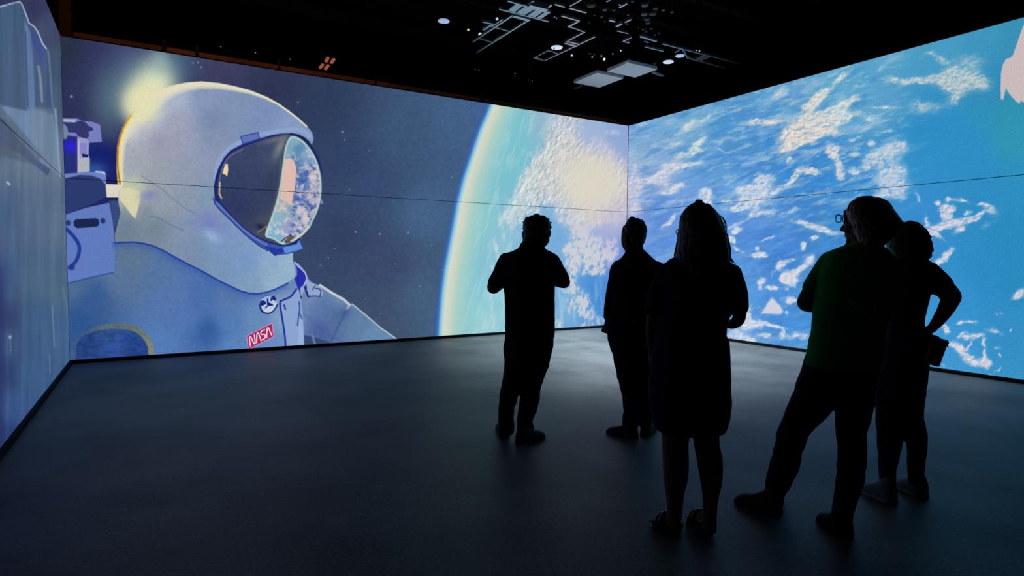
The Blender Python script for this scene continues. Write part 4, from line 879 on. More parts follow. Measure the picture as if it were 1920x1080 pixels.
# soft lamp added beside one stage spotlight to brighten the carpet near the corner
def floor_fill(u, v, tgt, e_, ang, col=(.78, .92, 1.0)):
    l = bpy.data.lights.new('added_floor_fill', 'SPOT'); l.energy = e_; l.color = col; l.spot_size = math.radians(ang); l.spot_blend = 1; l.shadow_soft_size = .45
    o = bpy.data.objects.new('added_floor_fill', l); COL.objects.link(o); c = on_z(u, v, 4.62) + np.array([0, -.05, -.12]); o.location = c
    o.rotation_euler = (Vector(tgt) - Vector(c)).to_track_quat('-Z', 'Y').to_euler()
floor_fill(1133, 111, (6.9, 7.0, 0), FILL_E, 92)
# dark reddish roof joists
M_JST = mat('dark_red_steel_joist', (.05, .012, .008), .6, noise=.4, nscale=2)
for i, y in enumerate(np.arange(4.2, 12.6, 1.05)):
    V, Fc = join([box((4, y, ZC - .12), 8.9, .03, .1), box((4, y, ZC - .24), 8.9, .07, .012)])
    tag(mesh_obj('ceiling_joist', V, Fc, M_JST), kind='structure')
# ------------------------------------------------------------------ people
M_SKIN = mat('skin', (.26, .12, .07), .7, spec=.12, noise=.08, nscale=12)
M_HAIR = mat('dark_brown_hair', (.018, .012, .010), .5, spec=.3, noise=.4, nscale=60, bump=.4)
M_AUB = mat('auburn_hair', (.20, .035, .018), .5, spec=.3, noise=.35, nscale=45, bump=.4)
M_LONG = mat('long_brown_hair', (.05, .028, .016), .5, spec=.3, noise=.4, nscale=45, bump=.4)
def cloth(n, c, **k): return mat(n, c, .9, spec=.12, noise=.15, nscale=25, bump=.15, **k)
M_BLACKC = cloth('black_cotton', (.012, .012, .014)); M_NAVY = cloth('navy_cloth', (.010, .012, .035)); M_CHAR = cloth('charcoal_cloth', (.018, .017, .018))
M_GREEN = cloth('bottle_green_cotton', (.015, .42, .06)); M_JEAN = cloth('dark_denim', (.014, .016, .03)); M_PANT = cloth('black_trousers', (.010, .010, .012))
M_SHOE = mat('black_shoe_leather', (.012, .012, .013), .7, spec=.2); M_SOLE = mat('black_rubber_sole', (.015, .015, .015), .8)
M_GSHOE = mat('grey_knit_sneaker', (.2, .2, .2), .85, noise=.1, bump=.2); M_WSOLE = mat('off_white_sole', (.3, .3, .29), .7)
M_PRINT = mat('pale_green_print', (.5, .85, .62), .8)
M_GLASSF = mat('dark_spectacle_frame', (.01, .015, .04), .3, spec=.5)
M_LEATH = mat('black_bag_fabric', (.015, .014, .014), .7)

class Man:
    """frame of one person: image points are carried to the upright plane through the feet, facing the camera's line of sight"""
    def __init__(s, u, v):
        s.f = on_z(u, v, 0.0); h = s.f - CAM; h[2] = 0; s.dist = np.linalg.norm(h); s.h = h / s.dist
        s.s = np.array([s.h[1], -s.h[0], 0.0]); s.sc = ((s.f + np.array([0, 0, H]) - CAM) @ FW) / F
    def L(s, u, v, dy=0.0):
        d = ray(u, v); k = (s.dist + dy) / (d @ s.h); return CAM + d * k
    def G(s, u, v): return on_z(u, v, 0.0)
    def ring(s, v, uL, uR, dr, dy=0.0, n=28, p=2.3):
        a, b = s.L(uL, v, dy), s.L(uR, v, dy); c = (a + b) / 2; rx = np.linalg.norm(b - a) / 2; out = []
        for j in range(n):
            t = 2 * PI * j / n; ct, st = math.cos(t), math.sin(t)
            x = np.sign(ct) * abs(ct) ** (2 / p); y = np.sign(st) * abs(st) ** (2 / p)
            out.append(c + s.s * rx * x + s.h * dr * y)
        return out
    def slices(s, rows, g=0.0, dy=0.0, p=2.3, k=3, depth=None):
        """rows: (v, uL, uR, depth radius m, dy); g shrinks (negative) or grows in metres"""
        R = np.array([[r[0], r[1], r[2], r[3], r[4] if len(r) > 4 else 0.0] for r in rows], float)
        out = []
        for i in range(len(R) - 1):
            for j in range(k):
                t = j / k; out.append(R[i] * (1 - t) + R[i + 1] * t)
        out.append(R[-1]); gp = g / s.sc
        rings = [s.ring(r[0], r[1] - gp, r[2] + gp, max(r[3] + g, .01), r[4] + dy, p=p) for r in out]
        def cap(r, kk, up):
            c = sum(r) / len(r); return [c + (q - c) * kk + np.array([0, 0, up]) for q in r]
        e = .012
        rings = [cap(rings[0], .45, e), cap(rings[0], .8, e * .8)] + rings + [cap(rings[-1], .8, -e * .5), cap(rings[-1], .45, -e * .6)]
        return loft(rings)
    def tube(s, pts, g=0.0):
        """pts: (u, v, dy, radius px)"""
        return tube([s.L(u, v, dy) for u, v, dy, r in pts], [max(r * s.sc + g, .006) for u, v, dy, r in pts])

def hand(wrist, direc, palm_n, size=.18, curl=.5, thumb_side=1):
    """palm, four unequal bent fingers and a thumb leaving the side of the palm"""
    d = np.array(direc, float); d /= np.linalg.norm(d)
    n = np.array(palm_n, float); n -= d * (n @ d); n /= np.linalg.norm(n); s = np.cross(d, n) * thumb_side
    k = size / .18; w = np.array(wrist, float)
    rings = []
    for t, hw, th in ((-.02, .024, .019), (.0, .026, .018), (.03, .036, .017), (.06, .041, .015), (.085, .040, .013), (.095, .034, .010)):
        rings.append([w + d * t * k + s * hw * k * math.cos(2 * PI * j / 14) + n * th * k * math.sin(2 * PI * j / 14) for j in range(14)])
    parts = [loft(rings)]
    for i, (off, L, r) in enumerate(((.030, .070, .0088), (.010, .078, .0090), (-.011, .072, .0086), (-.030, .056, .0078))):
        p = w + (d * .085 + s * off) * k; pts = [p]; a = curl * .5
        for q in (.45, .32, .23):
            dd = d * math.cos(a) + n * math.sin(a) + s * off * .8; dd /= np.linalg.norm(dd); p = p + dd * L * q * k; pts.append(p); a += curl * (.9 + .08 * i)
        parts.append(tube(pts, [r * k, r * k, r * .95 * k, r * .85 * k], 10))
    p = w + (d * .03 + s * .032) * k; dd = d * .55 + s * .75 + n * .25; dd /= np.linalg.norm(dd); q = p + dd * .04 * k; d2 = d * .85 + s * .3 + n * .35; d2 /= np.linalg.norm(d2)
    parts.append(tube([w + (d * .018 + s * .016) * k, p, q, q + d2 * .034 * k], [.015 * k, .0125 * k, .0105 * k, .0088 * k], 10))
    return parts

def head(c, face, hh, ww, tilt=0.0, dd=None):
    """skull, jaw, brow, eyes, nose, lips, chin and ears; face = horizontal facing direction, hh = height, ww = width"""
    f0 = np.array(face, float); f0 /= np.linalg.norm(f0); z0 = np.array([0, 0, 1.0]); sd = np.cross(f0, z0)
    f = f0 * math.cos(tilt) - z0 * math.sin(tilt); z = z0 * math.cos(tilt) + f0 * math.sin(tilt)
    a = hh / .23; b = ww / .155; c = np.array(c, float); ax = (sd, f, z)
    P = lambda x, y, q: c + sd * x * b + f * y * a + z * q * a
    pr = [ellipsoid(P(0, -.012, .028), ax, (.074 * b, .094 * a, .086 * a)), ellipsoid(P(0, .03, -.035), ax, (.057 * b, .058 * a, .078 * a)),
          ellipsoid(P(0, .048, -.082), ax, (.034 * b, .034 * a, .030 * a)), ellipsoid(P(0, .068, .026), ax, (.054 * b, .018 * a, .014 * a)),
          tube([P(0, .083, .018), P(0, .097, -.006), P(0, .108, -.024)], [.009 * a, .011 * a, .014 * a], 10), ellipsoid(P(0, .090, -.030), ax, (.019 * b, .014 * a, .009 * a)),
          ellipsoid(P(0, .086, -.054), ax, (.024 * b, .010 * a, .0055 * a)), ellipsoid(P(0, .084, -.064), ax, (.021 * b, .010 * a, .006 * a))]
    for x in (-1, 1):
        pr += [ellipsoid(P(.030 * x, .072, .003), ax, (.0145 * b, .014 * a, .0105 * a)), ellipsoid(P(.040 * x, .050, -.030), ax, (.024 * b, .028 * a, .028 * a)),
               ellipsoid(P(.075 * x, -.006, -.008), ax, (.010 * b, .018 * a, .031 * a)), ellipsoid(P(.055 * x, .008, -.055), ax, (.014 * b, .030 * a, .032 * a))]
    return pr, P

def shoe(person, heel_px, toe_px, wid, material, sole_m, ht=.10, name='shoe', sandal=False):
    a, b = on_z(*heel_px, 0.0), on_z(*toe_px, 0.0); d = b - a; L = np.linalg.norm(d); d /= L; s = np.array([d[1], -d[0], 0.0])
    prof = [(-.02, .50, .55), (.02, .74, .86), (.10, .82, 1.0), (.25, .84, 1.05), (.40, .84, .86), (.55, .92, .66), (.70, 1.0, .56), (.84, .96, .48), (.94, .74, .38), (1.0, .40, .22)]
    hw = wid / 2; rings = []
    for t, w_, h_ in prof:
        c = a + d * L * t; r = []
        for j in range(20):
            th = 2 * PI * j / 20; x = math.cos(th); y = math.sin(th)
            r.append(c + s * hw * w_ * np.sign(x) * abs(x) ** .8 + np.array([0, 0, .018 + (max(y, -.0) * (ht * h_ - .018))]) + (np.array([0, 0, -.003]) if y < 0 else 0))
        rings.append(r)
    o = mesh_obj(name, *loft(rings), material, person, True)
    rings = []
    for t, w_, h_ in prof:
        c = a + d * L * (t * 1.02 - .01); r = []
        for j in range(20):
            th = 2 * PI * j / 20
            r.append(c + s * hw * 1.06 * w_ * math.cos(th) + np.array([0, 0, .012 + .012 * (1 if math.sin(th) > 0 else -1) * min(1, abs(math.sin(th)) * 3)]))
        rings.append(r)
    so = mesh_obj('sole', *loft(rings), sole_m, o, True)
    return o

def ringmesh(c, ax, ay, r, th, n=24, m=8, sq=1.0):
    V = []; Fc = []; nz = np.cross(ax, ay)
    for i in range(n):
        t = 2 * PI * i / n; ct, st = math.cos(t), math.sin(t); e = .7
        o = ax * r * np.sign(ct) * abs(ct) ** e + ay * r * sq * np.sign(st) * abs(st) ** e; on = o / np.linalg.norm(o)
        for j in range(m):
            q = 2 * PI * j / m; V.append(c + o + on * th * math.cos(q) + nz * th * math.sin(q))
    for i in range(n):
        for j in range(m):
            Fc.append((i * m + j, ((i + 1) % n) * m + j, ((i + 1) % n) * m + (j + 1) % m, i * m + (j + 1) % m))
    return V, Fc

def rot_face(p, deg):
    """deg = 0 looks away from the camera, + turns to the picture's right"""
    a = math.radians(deg); return p.h * math.cos(a) + p.s * math.sin(a)

VX = .0075
def strands(p, rows, n, rpx, seed, a0=-1.02, a1=.02, wob=.05, g=.0):
    R_ = np.array([[r[0], r[1], r[2], r[3], r[4] if len(r) > 4 else 0.0] for r in rows], float); rg = random.Random(seed); out = []
    for i in range(n):
        a = PI * (a0 + (a1 - a0) * i / (n - 1)); path = []; rad = []; ph = rg.uniform(0, 6)
        end = len(R_) - rg.choice((0, 0, 1, 1, 2))
        for k in range(1, end):
            v, uL_, uR_, dr, dy = R_[k]; aa = a + wob * math.sin(ph + k * .9); c = (uL_ + uR_) / 2; rx = (uR_ - uL_) / 2 - rpx * .6
            path.append(p.L(c + rx * math.cos(aa), v, dy + (dr - rpx * p.sc * .3) * math.sin(aa))); rad.append(max(rpx * p.sc * (1 if k < end - 2 else .6) + g, .004))
        out.append(tube(path, rad, 8))
    return out

# ---- far man: hands raised before his chest, head bent
p = Man(978, 824)
A = empty('person', p.f, 'dark-clad man with short wavy hair looking down at his raised hands, standing farthest left', 'person', None)
torso = [(460, 982, 1020, .075), (467, 972, 1022, .09), (472, 958, 1034, .10), (476, 946, 1040, .11), (486, 941, 1044, .12), (500, 942, 1044, .125), (520, 944, 1042, .13), (545, 945, 1040, .13), (560, 946.5, 1040, .13), (590, 946.5, 1040.5, .135), (620, 947, 1040, .14), (632, 946, 1040.5, .14)]
hips = [(618, 949, 1038, .13), (632, 947, 1039, .135), (651, 944.5, 1037, .14), (668, 945, 1033, .14), (681, 946.5, 1031, .135), (695, 946, 1025, .125), (706, 945, 1020, .115)]
ll = [(680, 946, 992, .10), (704, 944, 984, .092), (719, 941, 980, .085), (743, 936.8, 971, .075), (757, 936, 967, .07), (767, 934.6, 964, .068), (785, 934.8, 963, .066), (800, 935, 964.5, .07), (811, 935, 964.5, .072)]
lr = [(680, 975, 1031, .10), (709, 977, 1020, .092), (723, 979, 1015, .086), (735, 977, 1012.5, .08), (748, 975, 1012, .077), (771, 971.5, 1006, .07), (790, 969.5, 999, .066), (803, 969, 1001, .07), (818, 968.5, 1000, .074)]
al = [(949, 489, 0, 15), (938, 512, 0, 14), (927, 534, 0, 14), (926, 540, .03, 12.5), (938, 535, .14, 9.5), (960, 523, .25, 7)]
ar = [(1036, 490, 0, 14.5), (1046, 507, 0, 13.5), (1056, 525, 0, 13), (1057, 530, .03, 12), (1042, 529, .14, 9.5), (1020, 520, .25, 7)]
hd, PF = head(p.L(1006.5, 437, .0), rot_face(p, 22), .255, .205, .35)
neck = [(436, 981, 1029, .07), (446, 980, 1026, .07), (454, 979.5, 1023, .065), (462, 978, 1019, .065), (474, 976, 1020, .07)]
parts = [p.slices(torso, -.012), p.slices(hips, -.012), p.slices(ll, -.012), p.slices(lr, -.012), p.slices(neck), p.tube(al, -.004), p.tube(ar, -.004)] + hd
parts += hand(p.L(962, 522, .26), p.s * .75 + p.h * .25 + np.array([0, 0, .35]), -p.h * .3 + np.array([0, 0, -1]) * .2 + p.s * .8, .18, .5, 1)
parts += hand(p.L(1018, 519, .26), -p.s * .75 + p.h * .25 + np.array([0, 0, .35]), -p.h * .3 + np.array([0, 0, -1]) * .2 - p.s * .8, .18, .5, -1)
fuse('body', parts, VX, M_SKIN, A)
hair = [(403.5, 1001, 1012, .03), (406, 991, 1021, .06), (411, 984.5, 1028.5, .085), (417, 981.5, 1032.5, .095), (424, 980.5, 1034, .10), (433, 981, 1031, .10, -.01), (440, 982, 1029, .09, -.02), (450, 984, 1024, .07, -.03)]
fuse('hair', [p.slices(hair, .0)] + [ellipsoid(p.L(u, v, -.02 + .04 * (i % 3)), (XA, YA, np.array([0, 0, 1.0])), (.011, .03, .010)) for i, (u, v) in enumerate([(988, 409), (997, 405.5), (1008, 404), (1018, 406), (1027, 411), (1031, 418), (1031, 427), (984, 416), (983, 428), (985, 440)])], VX, M_HAIR, A, 4, .002, 60)
sl_ = [(949, 489, 0, 15.5), (938, 512, 0, 14.5), (929, 530, 0, 14.8)]; sr_ = [(1036, 490, 0, 15), (1046, 507, 0, 14.2), (1054, 522, 0, 14)]
collar = [(456, 976, 1019, .075, -.01), (463, 974, 1022, .08, -.01), (470, 967, 1026, .09)]
fuse('shirt', [p.slices(torso), p.slices(collar), p.tube(sl_), p.tube(sr_)], VX, M_BLACKC, A, 4, .003, 22, 1.0)
fuse('trousers', [p.slices(hips), p.slices(ll), p.slices(lr)], VX, M_PANT, A, 4, .004, 30, 2.0)
shoe(A, (946, 822), (940, 801), .10, M_SHOE, M_SOLE, .11); shoe(A, (972, 833), (1018, 819), .10, M_SHOE, M_SOLE, .12)

# ---- second man, half hidden by the woman
p = Man(1183, 819)
B = empty('person', p.f, 'man in dark jacket with short flat-topped hair, half hidden behind the long-haired woman', 'person')
torso = [(467, 1174, 1207, .075), (474, 1172, 1215, .09), (482, 1166, 1223, .10), (489, 1159, 1231, .11), (500, 1152, 1239, .12), (513, 1146, 1242, .13), (531, 1143, 1242, .135), (553, 1143, 1241, .14), (584, 1143, 1240, .14), (604, 1137, 1240, .145), (615, 1131, 1241, .15), (623, 1128, 1241, .15)]
hips = [(600, 1140, 1238, .13), (620, 1137, 1238, .135), (639, 1140, 1237, .135), (655, 1145, 1236, .13), (670, 1150, 1234, .125), (690, 1154, 1232, .115)]
ll = [(665, 1149, 1198, .10), (690, 1154, 1196, .095), (711, 1158, 1194, .088), (720, 1161.5, 1195, .08), (748, 1167, 1198, .07), (771, 1169, 1199.5, .068), (787, 1166.5, 1198, .07), (802, 1167, 1196, .07)]
lr = [(665, 1188, 1236, .10), (690, 1192, 1233, .095), (715, 1196, 1230, .085), (740, 1200, 1229, .072), (762, 1202, 1227, .068), (790, 1199.5, 1224, .068), (800, 1200, 1222, .07)]
al = [(1160, 503, 0, 15), (1152, 540, 0, 13.5), (1146, 578, 0, 13), (1144, 592, .02, 11.5), (1152, 606, .12, 9), (1160, 612, .2, 7)]
ar = [(1232, 505, 0, 15), (1237, 545, 0, 13.5), (1238, 585, 0, 12), (1232, 612, .08, 9), (1220, 628, .15, 7)]
hd, PF = head(p.L(1189, 440, .0), rot_face(p, -38), .235, .175, .0)
neck = [(448, 1172, 1206, .055), (462, 1171, 1206, .055), (472, 1172, 1207, .06), (480, 1170, 1212, .07)]
parts = [p.slices([(424, 1168, 1202, .05, .0), (434, 1165.5, 1203, .05, .01), (446, 1164.5, 1202, .048, .015), (458, 1165, 1201, .045, .015), (465, 1168, 1198, .04, .0), (470, 1172, 1198, .04)]), p.slices(torso, -.012), p.slices(hips, -.012), p.slices(ll, -.012), p.slices(lr, -.012), p.slices(neck), p.tube(al, -.006), p.tube(ar, -.006)] + hd
parts += hand(p.L(1160, 612, .2), p.s * .5 + p.h * .5 - np.array([0, 0, .35]), p.s, .17, .5, -1) + hand(p.L(1220, 628, .15), -p.s * .2 + p.h * .2 - np.array([0, 0, 1]), -p.s, .17, .4, 1)
fuse('body', parts, VX, M_SKIN, B)
hair = [(408.7, 1181, 1190, .03), (410, 1178, 1199, .06), (413, 1175.5, 1206, .08), (417.8, 1173.5, 1210, .09), (429, 1169, 1213, .095), (437, 1172, 1213, .09, -.02), (446, 1178, 1211.5, .08, -.03), (458, 1183, 1207.5, .06, -.045)]
fuse('hair', [p.slices(hair)], VX, M_HAIR, B, 3, .002, 60)
fuse('jacket', [p.slices(torso), p.tube([(1160, 503, 0, 15.5), (1152, 540, 0, 14.2), (1146, 578, 0, 14), (1144.5, 592, .02, 13)]), p.tube([(1232, 505, 0, 15.5), (1237, 545, 0, 14), (1238, 585, 0, 13)]), p.slices([(600, 1137, 1238, .14), (612, 1131.5, 1236, .145), (620, 1126.5, 1234, .15), (624, 1128, 1232, .15)])], VX, M_CHAR, B, 3, .003, 20, 3.0)
fuse('trousers', [p.slices(hips), p.slices(ll), p.slices(lr)], VX, M_JEAN, B, 4, .004, 30, 4.0)
shoe(B, (1193, 822), (1139, 811), .10, M_SHOE, M_SOLE, .11); shoe(B, (1208, 819), (1223, 803), .095, M_SHOE, M_SOLE, .10)

# ---- woman with long hair in a dark dress
p = Man(1298, 1000)
Cc = empty('person', p.f, 'woman with long wavy hair in a dark knee-length dress and sandals, seen from behind', 'person')
dress = [(466, 1292, 1330, .06), (474, 1280, 1344, .075), (481, 1266, 1358, .09), (487, 1253, 1367, .10), (496, 1246, 1376, .11), (508, 1242, 1382, .12), (526, 1240, 1384, .125), (550, 1241, 1380, .125), (580, 1242, 1374, .12), (605, 1238, 1366, .12), (625, 1232, 1363, .125), (634, 1229, 1367, .13), (645, 1226, 1368.5, .135), (669, 1222, 1370, .14), (693, 1218, 1371, .145), (727, 1216, 1370, .15), (750, 1216, 1371.5, .155), (778, 1220, 1369, .155), (795, 1223.5, 1366, .155), (803, 1227, 1363, .15), (806, 1234, 1355, .14)]
core = [(466, 1292, 1330, .05), (487, 1258, 1362, .09), (526, 1248, 1376, .11), (580, 1250, 1366, .10), (640, 1240, 1362, .12), (700, 1234, 1364, .14), (760, 1234, 1360, .14), (800, 1240, 1350, .11)]
ll = [(760, 1236, 1300, .095), (795, 1238, 1297, .085), (815, 1240, 1293.5, .078), (835, 1241, 1290.5, .07), (855, 1242, 1292, .068), (880, 1242.8, 1291.8, .068), (900, 1244, 1289.5, .064), (920, 1247, 1284, .056), (942, 1250, 1281, .048), (965, 1251.5, 1279, .044), (985, 1253, 1278.5, .046), (994, 1253, 1279, .045)]
lr = [(760, 1297, 1360, .095), (795, 1298, 1353, .085), (815, 1298.5, 1349, .078), (835, 1301, 1350, .072), (855, 1304.5, 1355, .07), (875, 1308, 1356, .068), (895, 1311.5, 1355, .064), (910, 1314, 1353, .06), (925, 1316.5, 1349, .054), (942, 1317.5, 1346, .048), (965, 1318, 1343.7, .044), (985, 1318, 1343.5, .046), (994, 1318, 1344, .045)]
al = [(1250, 512, 0, 19), (1236, 548, 0, 18), (1226, 584, 0, 15.5), (1221, 615, .02, 13), (1220, 640, .05, 10.5), (1221, 652, .07, 9)]
ar = [(1374, 514, 0, 18), (1382, 545, 0, 17), (1386, 578, 0, 16), (1384, 600, .03, 14.5), (1368, 608, .14, 12), (1345, 598, .26, 9)]
hd, PF = head(p.L(1315, 432, .02), rot_face(p, -25), .232, .165, .0)
neck = [(450, 1294, 1332, .05), (468, 1293, 1331, .05), (482, 1290, 1336, .06)]
parts = [p.slices(core), p.slices(ll), p.slices(lr), p.slices(neck), p.tube(al, -.007), p.tube(ar, -.007)] + hd
parts += hand(p.L(1221, 654, .07), p.s * .05 + p.h * .15 - np.array([0, 0, 1]), p.s, .17, .35, -1) + hand(p.L(1343, 597, .26), -p.s * .8 + p.h * .3 + np.array([0, 0, .2]), -p.h, .17, .5, 1)
for hx, tx in (((1268, 1001), (1229, 985)), ((1328, 1001), (1298, 978))):
    a_, b_ = on_z(*hx, 0), on_z(*tx, 0); d_ = b_ - a_
    parts.append(tube([a_ + np.array([0, 0, .045]), a_ + d_ * .35 + np.array([0, 0, .055]), a_ + d_ * .7 + np.array([0, 0, .038]), a_ + d_ * .86 + np.array([0, 0, .032])], [.034, .036, .034, .026]))
    sd_ = np.array([d_[1], -d_[0], 0]) / np.linalg.norm(d_)
    for i_, o_ in enumerate((-.030, -.015, 0, .014, .027)):
        q_ = a_ + d_ * (.88 - .02 * abs(i_ - 3)) + sd_ * o_; parts.append(tube([q_ + np.array([0, 0, .028]), q_ + d_ / np.linalg.norm(d_) * .035 + np.array([0, 0, .024])], [.011, .0085 if i_ < 4 else .011], 8))
fuse('body', parts, VX, M_SKIN, Cc)
hair = [(379.5, 1301, 1320, .04), (384, 1296.5, 1329, .065), (393, 1284.5, 1339.5, .09), (400, 1280, 1345, .105), (407, 1276.5, 1350, .11), (418, 1274.5, 1355, .115, -.01), (428, 1274, 1358.5, .115, -.02), (440, 1273, 1361.5, .11, -.03), (458, 1271.5, 1364, .10, -.045), (470, 1269, 1366, .095, -.055), (480, 1268, 1367, .09, -.06), (489, 1272, 1365, .085, -.065), (502, 1280, 1360, .07, -.075), (518, 1288, 1350, .05, -.085), (530, 1296, 1342, .035, -.09)]
locks = [[(1362, 450, 0, 5), (1367, 468, -.03, 4), (1369, 482, -.03, 2.5), (1374, 491, -.02, 1.2)], [(1276, 430, 0, 5), (1273, 452, -.02, 5), (1268, 470, -.02, 3.5), (1265.5, 480, -.02, 1.2)],
         [(1360, 440, 0, 5), (1364, 460, -.02, 4), (1362, 476, -.03, 3), (1366, 490, -.03, 1.5)], [(1350, 500, -.06, 6), (1354, 515, -.08, 4), (1350, 528, -.09, 2)], [(1290, 500, -.06, 6), (1287, 518, -.08, 4), (1291, 532, -.09, 2)], [(1320, 510, -.08, 7), (1317, 528, -.09, 5), (1322, 540, -.10, 2)]]
fuse('hair', [p.slices(hair, -.004)] + [p.tube(l) for l in locks] + strands(p, hair, 26, 3.2, 5), .0045, M_LONG, Cc, 2, .0015, 40, 1.0)
fuse('dress', [p.slices(dress), p.tube([(1250, 511, 0, 19.5), (1236, 547, 0, 19.5), (1226, 580, 0, 18)]), p.tube([(1373, 513, 0, 18.5), (1382, 544, 0, 18.3), (1386, 576, 0, 17.5)])], VX, M_NAVY, Cc, 4, .004, 14, 5.0)
for w_ in ([(1350, 404), (1357, 410), (1361.5, 421), (1362.5, 432), (1360, 441)], [(1354, 408), (1359, 418), (1359.5, 428), (1358, 436)], [(1364, 468), (1369, 478), (1373, 489), (1378, 494)], [(1270, 458), (1266, 470), (1264, 480)]):
    mesh_obj('hair_wisp', *tube([p.L(u_, v_, -.01) for u_, v_ in w_], [.0022] * len(w_), 6), M_LONG, Cc, True)
e_r = mesh_obj('earring', *ringmesh(p.L(1272, 435, .0), p.s, np.array([0, 0, 1.0]), .011, .0018), M_GLASSF, Cc, True)
M_SAN = mat('black_patent_sandal', (.02, .02, .024), .15, spec=.8); 
for hx, tx in (((1271, 1004), (1225, 984)), ((1330, 1004), (1294, 976))):
    a_, b_ = on_z(*hx, 0), on_z(*tx, 0); d_ = b_ - a_; L_ = np.linalg.norm(d_); d_ /= L_; s_ = np.array([d_[1], -d_[0], 0])
    r_ = [[a_ + d_ * L_ * t + s_ * .044 * w_ * math.cos(2 * PI * j / 18) + np.array([0, 0, .011 + .011 * math.sin(2 * PI * j / 18)]) for j in range(18)] for t, w_ in ((-.03, .35), (0, .7), (.12, .85), (.4, .8), (.7, 1.05), (.88, .95), (.97, .6), (1.02, .25))]
    so = mesh_obj('sandal', *loft(r_), M_SAN, Cc, True)
    for t, hgt, rr_ in ((.70, .062, .043), (.55, .075, .041)):
        c_ = a_ + d_ * L_ * t
        pts = [c_ + s_ * rr_ * 1.08 * math.cos(q) + np.array([0, 0, .012 + hgt * math.sin(q)]) for q in np.linspace(0, PI, 9)]
        mesh_obj('strap', *tube(pts, [.008] * 9, 8), M_SAN, so, True)
    c_ = a_ + d_ * L_ * .12; pts = [c_ + s_ * .036 * math.cos(q) - d_ * .045 * math.sin(q) * .6 + np.array([0, 0, .06]) for q in np.linspace(-.3, PI + .3, 9)]
    mesh_obj('heel_strap', *tube(pts, [.006] * 9, 8), M_SAN, so, True)

# ---- person in the green shirt, stepping, auburn hair, glasses
p = Man(1530, 992)
Dd = empty('person', p.f, 'person in dark green printed T-shirt with auburn hair and glasses, one leg stepped out', 'person')
shirt = [(458, 1592, 1652, .075), (465, 1570, 1664, .09), (471, 1556, 1670, .105), (479, 1546, 1677, .12), (492, 1540, 1684, .135), (505, 1536, 1687, .145), (518, 1532, 1688, .15), (545, 1528, 1684, .15), (570, 1524, 1675, .15), (593, 1524, 1666, .15), (625, 1521.5, 1663, .155), (642, 1517, 1661, .155), (658, 1514, 1659, .155), (672, 1509.5, 1656, .155), (686, 1507, 1652, .15)]
hips = [(664, 1513, 1653, .145), (686, 1506, 1650, .15), (710, 1498, 1645, .15), (733, 1489, 1641, .145), (752, 1483, 1639, .13)]
ll = [(715, 1496, 1590, .12), (740, 1485, 1578, .115, .01), (757, 1479.5, 1566, .11, .03), (780, 1470.5, 1546, .10, .06), (808, 1460, 1522, .092, .10), (816, 1457, 1516, .09, .11), (840, 1452, 1507, .084, .14), (877, 1442.5, 1497, .075, .19), (900, 1436, 1485, .07, .22), (916, 1433, 1477, .072, .24), (935, 1434, 1470, .072, .26), (947, 1436, 1470, .07, .27)]
lr = [(715, 1545, 1643, .12), (745, 1558, 1639, .115), (757, 1566, 1637.5, .11), (783, 1567, 1634, .105), (803, 1568, 1627, .10), (820, 1569, 1626, .095), (840, 1571, 1625.5, .09), (862, 1570, 1624.5, .085), (887, 1568, 1623, .08), (905, 1567, 1619, .075), (920, 1566, 1616, .072), (940, 1564, 1607, .07), (960, 1561, 1600, .07), (985, 1560, 1598, .07)]
al = [(1557, 492, 0, 20), (1541, 515, 0, 19), (1526, 540, 0, 18), (1510, 562, .0, 14.5), (1510, 572, .05, 13), (1530, 577, .17, 11), (1560, 575, .28, 9)]
ar = [(1664, 495, 0, 20), (1666, 530, .0, 18), (1660, 570, .02, 17), (1652, 596, .05, 14), (1630, 595, .18, 11), (1600, 585, .28, 9)]
hd, PF = head(p.L(1622, 417, .02), rot_face(p, -62), .225, .17, .05)
neck = [(440, 1602, 1650, .055), (455, 1598, 1650, .055), (466, 1594, 1652, .065)]
parts = [p.slices(shirt, -.014), p.slices(hips, -.014), p.slices(ll, -.014), p.slices(lr, -.014), p.slices(neck), p.tube(al, -.002), p.tube(ar, -.004)] + hd
parts += hand(p.L(1562, 575, .28), p.s * .9 + p.h * .1 + np.array([0, 0, .1]), p.h, .18, .3, 1) + hand(p.L(1598, 585, .29), -p.s * .9 + p.h * .1 + np.array([0, 0, .1]), p.h, .18, .3, -1)
fuse('body', parts, VX, M_SKIN, Dd)
hair = [(372.5, 1608, 1640, .05), (376, 1602, 1652, .08), (381, 1595, 1661, .095), (387, 1591, 1668.5, .105), (396, 1588, 1677, .11), (405, 1590, 1684, .11, -.01), (414, 1594, 1690, .11, -.02), (420, 1597, 1694, .11, -.03), (428, 1600, 1693, .105, -.03), (437, 1603, 1683, .10, -.04), (447, 1608, 1671, .09, -.05), (456, 1613, 1660, .08, -.06), (466, 1620, 1650, .06, -.065), (474, 1627, 1640, .035, -.07)]
hl = [[(1606, 376, 0, 4), (1609, 371.5, 0, 1.6), (1613, 372, 0, 1)], [(1592, 446, .02, 4), (1588, 458, .02, 2.5), (1583.5, 460, .02, 1.2)], [(1588, 398, .02, 6), (1587, 412, .03, 5), (1590, 430, .03, 5), (1596, 448, .02, 6)], [(1640, 400, 0, 30), (1650, 425, -.04, 28)]]
fuse('hair', [p.slices(hair, -.003)] + [p.tube(l) for l in hl] + strands(p, hair, 24, 3.2, 9), .0055, M_AUB, Dd, 2, .0015, 40, 2.0)
sh_ob = fuse('shirt', [p.slices(shirt), p.tube([(1557, 492, 0, 20.5), (1541, 515, 0, 20), (1527, 536, 0, 19.5), (1524, 541, 0, 19)]), p.tube([(1664, 495, 0, 20.5), (1666, 530, 0, 19.5), (1660, 568, .02, 19)])], VX, M_GREEN, Dd, 4, .004, 13, 6.0)
